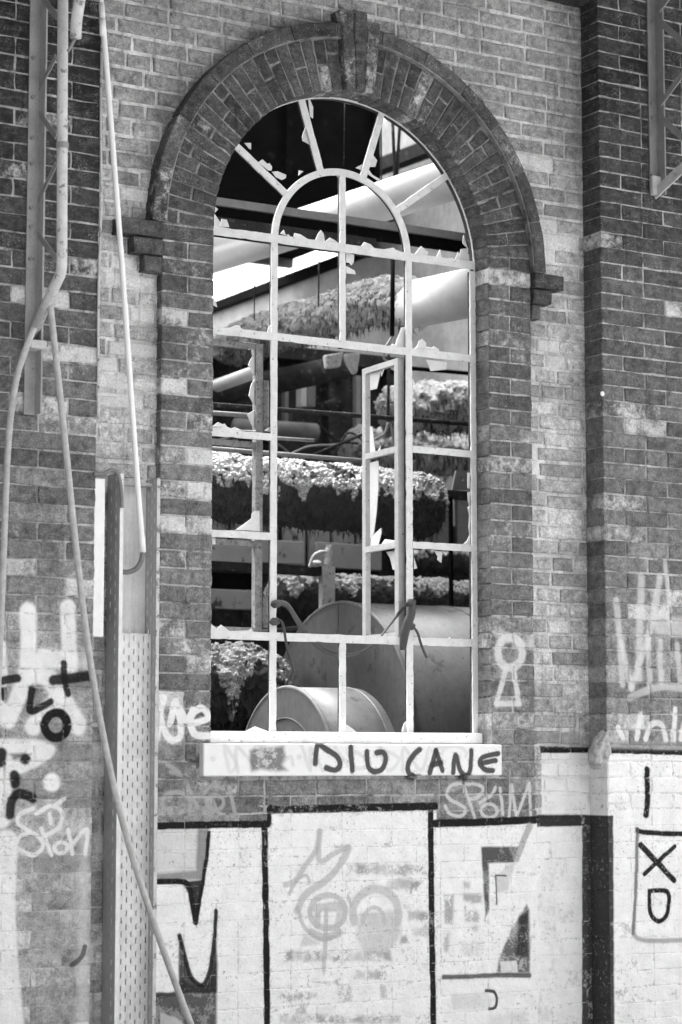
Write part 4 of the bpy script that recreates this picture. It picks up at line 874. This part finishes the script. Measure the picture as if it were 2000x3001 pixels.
_bm = bmesh.new(); bmesh.ops.create_icosphere(_bm, subdivisions=1, radius=1); ICO_V = np.array([v.co[:] for v in _bm.verts]); ICO_F = np.array([[v.index for v in f.verts] for f in _bm.faces]); _bm.free()
def tufts(pos, nrm, tang, size, mat, parent):
    n = len(pos); rs = np.random.RandomState(n); bn = np.cross(nrm, tang); a = rs.normal(.7, .35, n)
    t2 = tang * np.cos(a)[:, None] + bn * np.sin(a)[:, None]; b2 = np.cross(nrm, t2); sz = size * rs.uniform(.55, 1.35, n)
    jit = 1 + rs.normal(0, .09, (n, len(ICO_V), 1)); L = ICO_V[None] * jit * np.stack([sz * rs.uniform(1.0, 1.6, n), sz * rs.uniform(.75, 1.0, n), sz * rs.uniform(.55, .9, n)], 1)[:, None, :]
    V = pos[:, None, :] + L[..., 0:1] * t2[:, None] + L[..., 1:2] * b2[:, None] + L[..., 2:3] * nrm[:, None]
    F = (ICO_F[None] + (np.arange(n) * len(ICO_V))[:, None, None]).reshape(-1, 3); V = V.reshape(-1, 3)
    me = bpy.data.meshes.new('wool_tufts'); me.vertices.add(len(V)); me.vertices.foreach_set('co', V.ravel()); me.loops.add(F.size); me.loops.foreach_set('vertex_index', F.ravel().astype(np.int32))
    me.polygons.add(len(F)); me.polygons.foreach_set('loop_start', np.arange(0, F.size, 3, dtype=np.int32)); me.polygons.foreach_set('loop_total', np.full(len(F), 3, np.int32)); me.update(calc_edges=True); me.validate(); smooth(me)
    o = link('wool_tufts', me, mat, parent); o['kind'] = 'stuff'; return o
def wool(name, label, path, r, cat='insulated pipe', nu=170, nv=150, lump=.055, amp=.022, cell=.02, ca=.009, sag=.35, taper=True, ribs=0, squash=1.0, n_tuft=1500, tuft=.011, low=.05, ragged=1.0, base=None, zst=3, fringe=3):
    """lagging that has burst: a lumpy tube with cell-like tufts on it, hanging strands below"""
    pts = catmull(path, 24); L = [0]
    for a, b in zip(pts, pts[1:]): L.append(L[-1] + (b - a).length)
    V = []; nrm = []; us = np.linspace(0, L[-1], nu); rr = []
    for s in us:
        j = min(max(int(np.searchsorted(L, s)) - 1, 0), len(pts) - 2); p = pts[j].lerp(pts[j + 1], (s - L[j]) / max(L[j + 1] - L[j], 1e-6)); t = (pts[j + 1] - pts[j]).normalized()
        sd_ = t.cross(Vector((0, 0, 1))).normalized(); up = sd_.cross(t)
        e = min(s, L[-1] - s) / r; k = math.sqrt(max(0, 1 - (1 - min(e * 1.6, 1)) ** 2)) if taper else 1.0
        for v in range(nv):
            th = 2 * math.pi * v / nv; dv = sd_ * math.cos(th) + up * math.sin(th) * squash; V.append(p + dv * r * max(k, .02)); nrm.append(dv)
    V = np.array([v[:] for v in V]); N = np.array([q[:] for q in nrm]); q = V.copy(); q[:, 2] *= np.where(N[:, 2] < -.05, .35, 1.0)
    d = (fbm(V / lump, 4) - .47) * 2 * amp + (np.sqrt(np.clip(1 - (worley(q / cell) / .72) ** 2, 0, 1)) - .5) * ca * 1.25 + (fbm(V / (cell * .7) + 3, 2) - .37) * ca * .5
    st = fbm(np.stack([V[:, 0] * 45, V[:, 1] * 45, V[:, 2] * 5], 1), 3) - .4; d += st * .03 * np.clip(-N[:, 2] + .25, 0, 1)
    V = V + N * d[:, None]; V[:, 2] -= np.clip(st, 0, 1) * sag * r * np.clip(-N[:, 2] + .1, 0, 1)
    F = [(i * nv + k, i * nv + (k + 1) % nv, (i + 1) * nv + (k + 1) % nv, (i + 1) * nv + k) for i in range(nu - 1) for k in range(nv)] + [tuple(range(nv - 1, -1, -1)), tuple(range((nu - 1) * nv, nu * nv))]
    me = bpy.data.meshes.new(name); me.from_pydata(V.tolist(), [], F); me.update(); smooth(me); root = empty(name, path[0], label, cat); lg = link('lagging', me, base or M_SHADELAG, root)
    if base is None:
        me.materials.append(M_WOOL2); e_ = low - .06 + (fbm(V * np.array([14, 14, zst]), 3) - .47) * 2.6 * ragged; bare = (N[:, 2] > e_) & (fbm(V / .05 + 40, 3) > .30)  # upward faces pale, the rest dark: light from above put into the colour
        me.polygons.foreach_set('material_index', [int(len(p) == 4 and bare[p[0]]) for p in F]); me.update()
    rs = np.random.RandomState(int(r * 1e4) + nu); k = rs.randint(0, nu - 1, n_tuft * 6) * nv + rs.randint(0, nv, n_tuft * 6)
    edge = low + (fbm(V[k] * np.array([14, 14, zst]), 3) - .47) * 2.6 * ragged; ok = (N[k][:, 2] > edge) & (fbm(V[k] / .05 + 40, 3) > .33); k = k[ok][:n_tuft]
    tg = np.array([(pts[-1] - pts[0]).normalized()[:]]).repeat(len(k), 0); nn = N[k]; tg = tg - nn * (tg * nn).sum(1)[:, None]; tg /= np.maximum(np.linalg.norm(tg, axis=1), 1e-6)[:, None]
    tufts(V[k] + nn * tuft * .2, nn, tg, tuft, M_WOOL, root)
    k = rs.randint(0, nu - 1, n_tuft) * nv + rs.randint(0, nv, n_tuft); k = k[(N[k][:, 2] < low + .1) & (N[k][:, 1] < .4)][:n_tuft // fringe]      # strands hanging out of the dark lagging below
    mb = MB()
    for q in k:
        p = Vector(V[q]) + Vector(N[q]) * .004; L_ = rs.uniform(.015, .06); mb.tube([p, p + Vector((rs.normal(0, .004), rs.normal(0, .004), -L_ * .5)), p + Vector((rs.normal(0, .008), rs.normal(0, .006), -L_))], .0025, 4, True, lambda i: (.003, .0022, .0006)[i])
    if mb.v: o = mb.build('fibre_strands', M_SHADELAG, root); o['kind'] = 'stuff'
    return root
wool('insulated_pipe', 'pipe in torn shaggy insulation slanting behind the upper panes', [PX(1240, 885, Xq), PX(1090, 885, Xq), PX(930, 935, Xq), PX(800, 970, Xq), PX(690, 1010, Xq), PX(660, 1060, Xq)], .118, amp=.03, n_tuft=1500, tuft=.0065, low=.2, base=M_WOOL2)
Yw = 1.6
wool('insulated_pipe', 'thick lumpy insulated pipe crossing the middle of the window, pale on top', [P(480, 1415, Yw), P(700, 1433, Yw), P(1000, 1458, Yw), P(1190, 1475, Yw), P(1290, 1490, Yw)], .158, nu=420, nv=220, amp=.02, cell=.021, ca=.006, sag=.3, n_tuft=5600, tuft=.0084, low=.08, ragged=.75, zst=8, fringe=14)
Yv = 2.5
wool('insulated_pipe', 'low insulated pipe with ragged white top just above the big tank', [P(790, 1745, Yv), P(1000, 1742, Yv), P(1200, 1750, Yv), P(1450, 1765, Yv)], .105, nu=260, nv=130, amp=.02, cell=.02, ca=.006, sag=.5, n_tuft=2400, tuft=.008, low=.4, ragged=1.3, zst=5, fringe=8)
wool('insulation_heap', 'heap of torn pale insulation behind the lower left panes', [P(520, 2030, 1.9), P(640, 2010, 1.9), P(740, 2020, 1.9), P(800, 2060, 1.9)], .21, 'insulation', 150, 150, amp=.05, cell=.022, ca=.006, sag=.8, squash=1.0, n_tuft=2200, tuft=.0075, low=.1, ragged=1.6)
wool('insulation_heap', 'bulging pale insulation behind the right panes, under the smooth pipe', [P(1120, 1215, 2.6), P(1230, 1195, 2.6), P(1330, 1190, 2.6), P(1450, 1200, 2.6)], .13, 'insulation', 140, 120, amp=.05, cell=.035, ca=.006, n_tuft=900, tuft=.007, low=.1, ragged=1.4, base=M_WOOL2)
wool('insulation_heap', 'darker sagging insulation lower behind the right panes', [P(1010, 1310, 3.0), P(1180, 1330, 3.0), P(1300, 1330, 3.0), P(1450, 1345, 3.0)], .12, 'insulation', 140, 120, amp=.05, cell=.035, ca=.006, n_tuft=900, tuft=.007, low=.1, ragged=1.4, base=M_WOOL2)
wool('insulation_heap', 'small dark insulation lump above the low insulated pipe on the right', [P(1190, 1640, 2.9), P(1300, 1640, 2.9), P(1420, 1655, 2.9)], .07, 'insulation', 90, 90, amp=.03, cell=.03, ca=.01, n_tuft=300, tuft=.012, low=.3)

# dark machinery in the depth
mc = empty('boiler_housing', (2.2, 4.4, 0), 'dark rusty machine housing deep behind the pipes', 'machine')
MB().box(.2, 2.62, 3.7, 5.0, 0, 4.02).build('casing', M_DARK, mc)
for k, x in enumerate(np.linspace(.4, 2.5, 6)): MB().box(x, x + .07, 3.62, 3.698, 0, 4.0).build('post', M_DARK, mc)
MB().box(.1, 2.66, 3.6, 5.0, 4.022, 4.1).build('top_plate', M_DARK, mc)
o = MB().tube([P(690, 1252, 3.3), P(925, 1268, 3.3)], .055, 24).build('round_duct', M_BEAM, None, True); tag(o, 'short grey duct lying among the dark pipes', 'duct')
pipe([PX(750, 1090, .9), PX(540, 1165, .9)], .036, M_GALV, 'slim bright pipe behind the left panes', 'slim_pipe', 'pipe')
pipe([P(560, 1170, 2.9), P(1010, 1075, 2.9)], .07, M_DARK, 'broad dark pipe slanting up below the torn insulation', 'broad_pipe', 'pipe')
CG = 'cables tangled in the dark depth'
for q, (pts, r) in enumerate((([(820, 1350), (900, 1310), (1000, 1300), (1080, 1262)], .006), ([(985, 1330), (1020, 1270), (1060, 1290), (1075, 1340)], .005), ([(640, 1290), (720, 1275), (810, 1300), (860, 1340)], .006), ([(940, 1250), (990, 1290), (1050, 1300)], .007), ([(1150, 1330), (1190, 1380), (1230, 1330), (1290, 1350)], .004))):
    o = MB().tube(catmull([P(x, y, 2.3 + .15 * q) for x, y in pts], 8), r, 8).build('tangled_cable', M_DARK if q % 2 else M_BEAM, None, True)
    tag(o, ('grey cable rising to the right behind the casement', 'dark looped cable behind the open casement', 'grey sagging cable left of the open casement', 'dark short cable bent under the elbow pipe', 'thin grey cable looping at the thick pipe end')[q], 'cable', CG)
for x, y0, y1, w in ((836, 1100, 1240, 10), (1045, 1100, 1250, 14), (690, 1285, 1330, 8), (760, 1285, 1330, 8)):
    a = P(x, y0, 3.4); b = P(x + w, y1, 3.4); MB().box(a.x, b.x, 3.4, 3.44, b.z, a.z).build('post', M_BEAM, mc)
Yt = 1.15
TP = 'thin pipes crossing parallel to the wall'
for (x0, y0, x1, y1, Y, r, m_, lb) in ((600, 1184, 1420, 1246, 1.0, .012, M_DARK, 'dark thin pipe crossing the middle of both casements'), (600, 1209, 752, 1219, 1.1, .012, M_BEAM, 'short pale thin pipe stub ending behind the left casement'), (600, 1313, 1082, 1352, Yt, .0115, M_BEAM, 'grey thin pipe running just above the thick insulated pipe'),
        (780, 1282, 920, 1291, 1.5, .009, M_BEAM, 'short grey pipe stub ending in the dark middle of the window'), (880, 1350, 1090, 1262, 2.2, .008, M_DARK, 'dark thin pipe slanting up behind the open casement'), (1190, 1078, 1420, 1098, 2.3, .012, M_BLACK, 'black thin pipe behind the upper right casement pane'), (640, 1865, 880, 1840, 2.6, .012, M_BEAM, 'thin pale pipe low on the left behind the strap')):
    o = MB().tube([P(x0, y0, Y), P(x1, y1, Y)], r, 10).build('thin_pipe', m_, None, True); tag(o, lb, 'pipe', TP)
HR = 'rods hanging down behind the window'
for (x, y0, x1, y1, X_, r, lb) in ((1012, 230, 1008, 486, 1.4, .0022, 'hair-thin wire hanging behind the top of the arch'), (1117, 300, 1119, 540, 1.7, .004, 'thinnest of the three rods beside the hopper'), (1149, 300, 1158, 520, 1.7, .009, 'thick rod beside the hopper, left one of the close pair'), (1176, 300, 1163, 520, 1.7, .009, 'thick rod beside the hopper, right one of the close pair'),
        (936, 715, 934, 900, 1.6, .004, 'thin wire hanging before the sky patch'), (746, 778, 746, 940, 1.9, .003, 'thinnest wire hanging in the left sky patch'), (1152, 750, 1150, 985, .95, .011, 'black upright rod left of the right mullion'), (1140, 1040, 1138, 1240, 2.0, .008, 'dark rod between the casement and the mullion')):
    o = MB().tube([P(x, y0, X_), P(x1, y1, X_)], r, 8).build('hanging_rod', M_DARK if 'black' not in lb else M_BLACK, None, True); tag(o, lb, 'rod', HR)
o = MB().tube(catmull([P(1150, 985, .95), P(1142, 1000, .95), P(1128, 1022, .95), P(1126, 1050, .95), P(1140, 1060, .95)], 6), .006, 8).build('bent_rod', M_BEAM, None, True); tag(o, 'bent grey rod hooking down from the black upright rod', 'rod')
o = MB().tube(catmull([P(1095, 1290, 1.8), P(1128, 1270, 1.8), P(1138, 1240, 1.8), P(1150, 1262, 1.8), P(1155, 1330, 1.8)], 6), .007, 8).build('bent_rod', M_BEAM, None, True); tag(o, 'bent grey rod forking behind the open casement', 'rod')
o = MB().tube(catmull([P(1012, 1040, 3.0), P(1005, 1075, 3.0), P(1003, 1150, 3.0), P(990, 1185, 3.0), P(950, 1200, 3.0)], 8), .045, 18).build('elbow_pipe', M_DARK, None, True); tag(o, 'dark pipe with a long elbow in the depth of the window', 'pipe')
for x0, x1, m_, lb in ((883, 900, M_GALV, 'narrow bright upright plate in the depth of the window'), (902, 926, M_BEAM, 'wider grey upright plate beside the bright one')):
    a = P(x0, 1112, 3.2); b = P(x1, 1192, 3.2); o = MB().box(a.x, b.x, 3.2, 3.26, b.z, a.z + .03).build('upright_plate', m_, None, bevel=.003); tag(o, lb, 'plate')
for pts, lb in (([(1015, 1035), (1058, 1035), (1050, 1090), (1042, 1098), (1020, 1060)], 'torn pale rag hanging under the slanting pipe'), ([(955, 1040), (1010, 1030), (1000, 1075), (960, 1080)], 'grey rag bunched under the slanting pipe')):
    q = [P(x, y, 2.2) for x, y in pts]; mb = MB().prism([(p.x, p.z) for p in q], 2.2, 2.24); o = mb.build('hanging_rag', M_WOOL, None, bevel=.008); tag(o, lb, 'rag')

# rusty cladding panels
cl = empty('metal_cladding', P(850, 1650, 3.0), 'row of pale rust-spotted metal panels below the thick insulated pipe', 'cladding')
for x0, x1, y0, y1 in ((560, 606, 1520, 1600), (612, 668, 1522, 1602), (684, 742, 1526, 1606), (748, 816, 1530, 1610), (834, 896, 1534, 1660), (908, 968, 1538, 1662), (978, 1040, 1542, 1668), (1050, 1110, 1546, 1670), (1210, 1330, 1460, 1600), (1340, 1450, 1440, 1610)):
    a = P(x0, y0, 3.0); b = P(x1, y1, 3.0); MB().box(a.x, b.x, 3.0, 3.03, b.z, a.z).build('panel', M_BEAM if x0 > 1200 or y1 < 1615 else M_RUST, cl, bevel=.004)
for x0, x1, y0, y1 in ((560, 742, 1590, 1655), (760, 892, 1580, 1655), (930, 1120, 1588, 1672), (560, 745, 1722, 1788)):
    a = P(x0, y0, 2.9); b = P(x1, y1, 2.9); MB().box(a.x, b.x, 2.9, 2.93, b.z, a.z).build('panel', M_RUST, cl, bevel=.004)
MB().box(P(540, 1800, 3.1).x, P(1500, 1800, 3.1).x, 3.1, 3.2, 0, P(700, 1500, 3.1).z).build('back_sheet', M_DARK, cl)
pb = empty('mounting_plate', P(1350, 1420, 1.8), 'grey bolt plate with a round hole on a dark post, far right', 'plate')
a = P(1325, 1436, 1.8); b = P(1395, 1436, 1.8); c = P(1350, 1378, 1.8)
hp = [(a.x, a.z), (b.x, b.z), (b.x, c.z), (P(1338, 1385, 1.8).x, c.z)]
hc = Vector((P(1356, 1402, 1.8).x, P(1356, 1402, 1.8).z)); mb = MB(); nseg = 16; outer = []
for k in range(nseg):
    t = 2 * math.pi * k / nseg; dv = Vector((math.cos(t), math.sin(t))); best = 9
    for p, q in zip(hp, hp[1:] + hp[:1]):
        p = Vector(p); e = Vector(q) - p; den = dv.x * e.y - dv.y * e.x
        if abs(den) > 1e-9:
            w = p - hc; s_ = (w.x * e.y - w.y * e.x) / den; u_ = (w.x * dv.y - w.y * dv.x) / den
            if s_ > 0 and -1e-6 <= u_ <= 1 + 1e-6: best = min(best, s_)
    outer.append(hc + dv * best)
inner = [hc + Vector((math.cos(2 * math.pi * k / nseg), math.sin(2 * math.pi * k / nseg))) * .011 for k in range(nseg)]
for k in range(nseg): j = (k + 1) % nseg; mb.prism([inner[k][:], outer[k][:], outer[j][:], inner[j][:]], 1.8, 1.812)
mb.build('plate', M_BEAM, pb)
a = P(1300, 1436, 1.78); b = P(1420, 1465, 1.78); MB().box(a.x, b.x, 1.76, 1.86, b.z, a.z).build('shelf', M_DARK, pb); x = P(1322, 1600, 1.78).x; MB().box(x - .008, x + .008, 1.77, 1.79, 1.5, b.z - .001).build('post', M_BLACK, pb)

# dark steel frame with valve
fb = empty('pipe_support', P(940, 1660, 2.0), 'dark steel pipe support with a pale chipped corner leg below the cladding', 'pipe support')
a = P(560, 1652, 2.0); b = P(968, 1690, 2.0); MB().box(a.x, b.x - .001, 1.96, 2.02, b.z, P(940, 1662, 2.0).z).build('rail', M_DARK, fb); MB().box(a.x, P(745, 1700, 2.0).x, 2.03, 2.1, P(700, 1724, 2.0).z, b.z - .003).build('rail', M_BLACK, fb)
c = P(932, 1700, 2.0); d = P(968, 1700, 2.0); MB().box(c.x, d.x, 1.95, 1.99, .3, P(940, 1662, 2.0).z + .001).build('leg', M_PALE, fb)
vl = empty('valve', P(962, 1660, 1.9), 'pale worn valve with a curved handle pipe on the support corner', 'valve')
p0 = P(963, 1664, 1.9); p1 = P(965, 1604, 1.9); H = (p1 - p0)
MB().tube([p0, p0 + H * .15, p0 + H * .16, p0 + H * .4, p0 + H * .41, p0 + H * .55, p0 + H * .56, p0 + H * .85, p0 + H * .86, p1], .02, 16, True, lambda i: (.014, .014, .021, .021, .018, .018, .022, .022, .016, .016)[i]).build('body', M_PALE, vl)
MB().tube(catmull([P(960, 1618, 1.9), P(938, 1618, 1.9), P(918, 1632, 1.9), P(908, 1662, 1.9)], 6), .0085, 10).build('handle', M_PALE, vl, True)
for dx in (-.012, .004, .014): q = p1 + Vector((dx, 0, 0)); MB().tube([q, q + Vector((0, 0, .014))], .004, 8).build('bolt', M_PALE, vl)
bm = bmesh.new(); bmesh.ops.create_icosphere(bm, subdivisions=3, radius=1); co = np.array([v.co[:] for v in bm.verts]); dd = .7 + .6 * fbm(co * 1.7, 3)
for v, k in zip(bm.verts, dd): v.co = Vector((v.co.x * .035 * k, v.co.y * .03 * k, v.co.z * .018 * k))
me = bpy.data.meshes.new('debris_lump'); bm.to_mesh(me); bm.free(); smooth(me)
o = link('debris_lump', me, M_WOOL); o.location = P(925, 1652, 1.96); tag(o, 'pale lump of debris lying on the support beside the valve', 'debris')

# tanks
def tank(px_top, py_top, Yc, R, x1, label, ribs, seam):
    top = P(px_top, py_top, Yc); zc_ = top.z - R; x0 = top.x; root = empty('tank', (x0, Yc, zc_ - R), label, 'tank', 'tanks behind the bottom panes'); n = 96
    ringp = lambda x, r: [(x, Yc + r * math.cos(2 * math.pi * k / n), zc_ + r * math.sin(2 * math.pi * k / n)) for k in range(n)]
    def lathe(name, prof, m_, parent=root):
        V = []; F = []
        for x, r in prof: V += ringp(x, r)
        for i in range(len(prof) - 1):
            for k in range(n): F.append((i * n + k, i * n + (k + 1) % n, (i + 1) * n + (k + 1) % n, (i + 1) * n + k))
        F += [tuple(range(n)), tuple(range(len(prof) * n - 1, (len(prof) - 1) * n - 1, -1))]
        me = bpy.data.meshes.new(name); me.from_pydata(V, [], F); bm = bmesh.new(); bm.from_mesh(me); bmesh.ops.recalc_face_normals(bm, faces=bm.faces[:]); bm.to_mesh(me); bm.free(); me.polygons.foreach_set('use_smooth', [len(p.vertices) == 4 for p in me.polygons]); return link(name, me, m_, parent)
    lathe('shell', [(x0 + .012, R), (x1, R)], M_TANK)
    rim = [(x0 + .0, R - .012), (x0 - .004, R - .004), (x0, R + .006), (x0 + .008, R + .008), (x0 + .014, R + .003)]; lathe('rim', rim, M_TANK)
    lathe('end_plate', [(x0 + .009, R - .0125), (x0 + .0115, R - .014)], M_TANK)
    for s in seam: lathe('seam', [(s, R + .0003), (s + .002, R + .005), (s + .008, R + .005), (s + .01, R + .0003)], M_TANK)
    for r in ribs: lathe('raised_ring', [(x0 + .0088, r - .01), (x0 - .006, r), (x0 + .0088, r + .01)], M_TANK)
    return root, x0, zc_
t1, tx, tz = tank(990, 1765, 1.48, .69, 3.0, 'big grey cylindrical tank filling the bottom right of the window', (), (1.45, ))
MB().bar((tx + .004, 1.48 - .0, tz + .68), (tx + .004, 1.48, tz - .2), .014, .012, up=(1, 0, 0)).build('rib', M_TANK, t1); 
t2, _, _ = tank(836, 2013, .78, .44, P(1030, 2016, .78).x, 'smaller grey drum in front of the big tank with a ringed end', (.30,), (P(1005, 2013, .78).x,))

# strap tied between the mullions
rb = empty('strap', P(798, 1760, .08), 'grey plastic strap tied between the two mullions, ends dangling', 'strap')
def ribbon(name, pts, w, twist=0.0, parent=rb, wf=None):
    c = catmull(pts, 8); V = []; n = len(c)
    for i, p in enumerate(c):
        t = (c[min(i + 1, n - 1)] - c[max(i - 1, 0)]).normalized(); a = twist * i / n; u = Vector((0, 0, 1)) if abs(t.z) < .75 else Vector((1, 0, 0)); u = (u - t * u.dot(t)).normalized(); b = t.cross(u); k = wf(i / (n - 1)) if wf else 1
        d = (u * math.cos(a) + b * math.sin(a)) * w / 2 * k; th = t.cross(d).normalized() * .0008; cr = t.cross(d).normalized() * w * .18
        V += [p - d - th, p + cr - th, p + d - th, p + d + th, p + cr + th, p - d + th]
    F = [(i * 6 + k, i * 6 + (k + 1) % 6, i * 6 + 6 + (k + 1) % 6, i * 6 + 6 + k) for i in range(n - 1) for k in range(6)] + [(0, 1, 2, 3, 4, 5), tuple(range(n * 6 - 1, n * 6 - 7, -1))]
    me = bpy.data.meshes.new(name); me.from_pydata(V, [], F); bm = bmesh.new(); bm.from_mesh(me); bmesh.ops.recalc_face_normals(bm, faces=bm.faces[:]); bm.to_mesh(me); bm.free(); smooth(me); return link(name, me, M_RIBBON, parent)
Yr = .085
ribbon('band', [P(812, 1766, Yr), P(842, 1774, .12), P(868, 1812, .18), P(900, 1860, .2), P(950, 1905, .2), P(1000, 1920, .2), P(1050, 1915, .2), P(1100, 1885, .19), P(1140, 1835, .16), P(1175, 1790, .12), P(1200, 1765, Yr)], .025, 1.6)
ribbon('dangling_end', [P(812, 1815, Yr), P(830, 1830, Yr - .005), P(842, 1900, Yr - .005), P(862, 1972, Yr - .005)], .011, .9)
ribbon('dangling_end', [P(1200, 1832, Yr), P(1222, 1850, Yr - .005), P(1236, 1892, Yr - .005), P(1251, 1927, Yr - .005)], .011, .8)
ribbon('dangling_end', [P(1212, 1758, Yr), P(1205, 1800, Yr - .012), P(1188, 1850, Yr - .012), P(1181, 1905, Yr - .008)], .034, .9, rb, lambda u: .7 + .5 * math.sin(u * 3))
for x, y in ((808, 1770), (806, 1822), (1203, 1768), (1204, 1836)):
    bm = bmesh.new(); bmesh.ops.create_icosphere(bm, subdivisions=3, radius=1); co = np.array([v.co[:] for v in bm.verts]); dd = .6 + .8 * fbm(co * 2 + x, 3)
    for v, k in zip(bm.verts, dd): v.co = Vector((v.co.x * .024 * k, v.co.y * .016 * k, v.co.z * .017 * k))
    me = bpy.data.meshes.new('knot'); bm.to_mesh(me); bm.free(); smooth(me); o = link('knot', me, M_RIBBON, rb); o.location = P(x, y, Yr + .006) 
    o.matrix_parent_inverse = Matrix.Translation(rb.location).inverted()
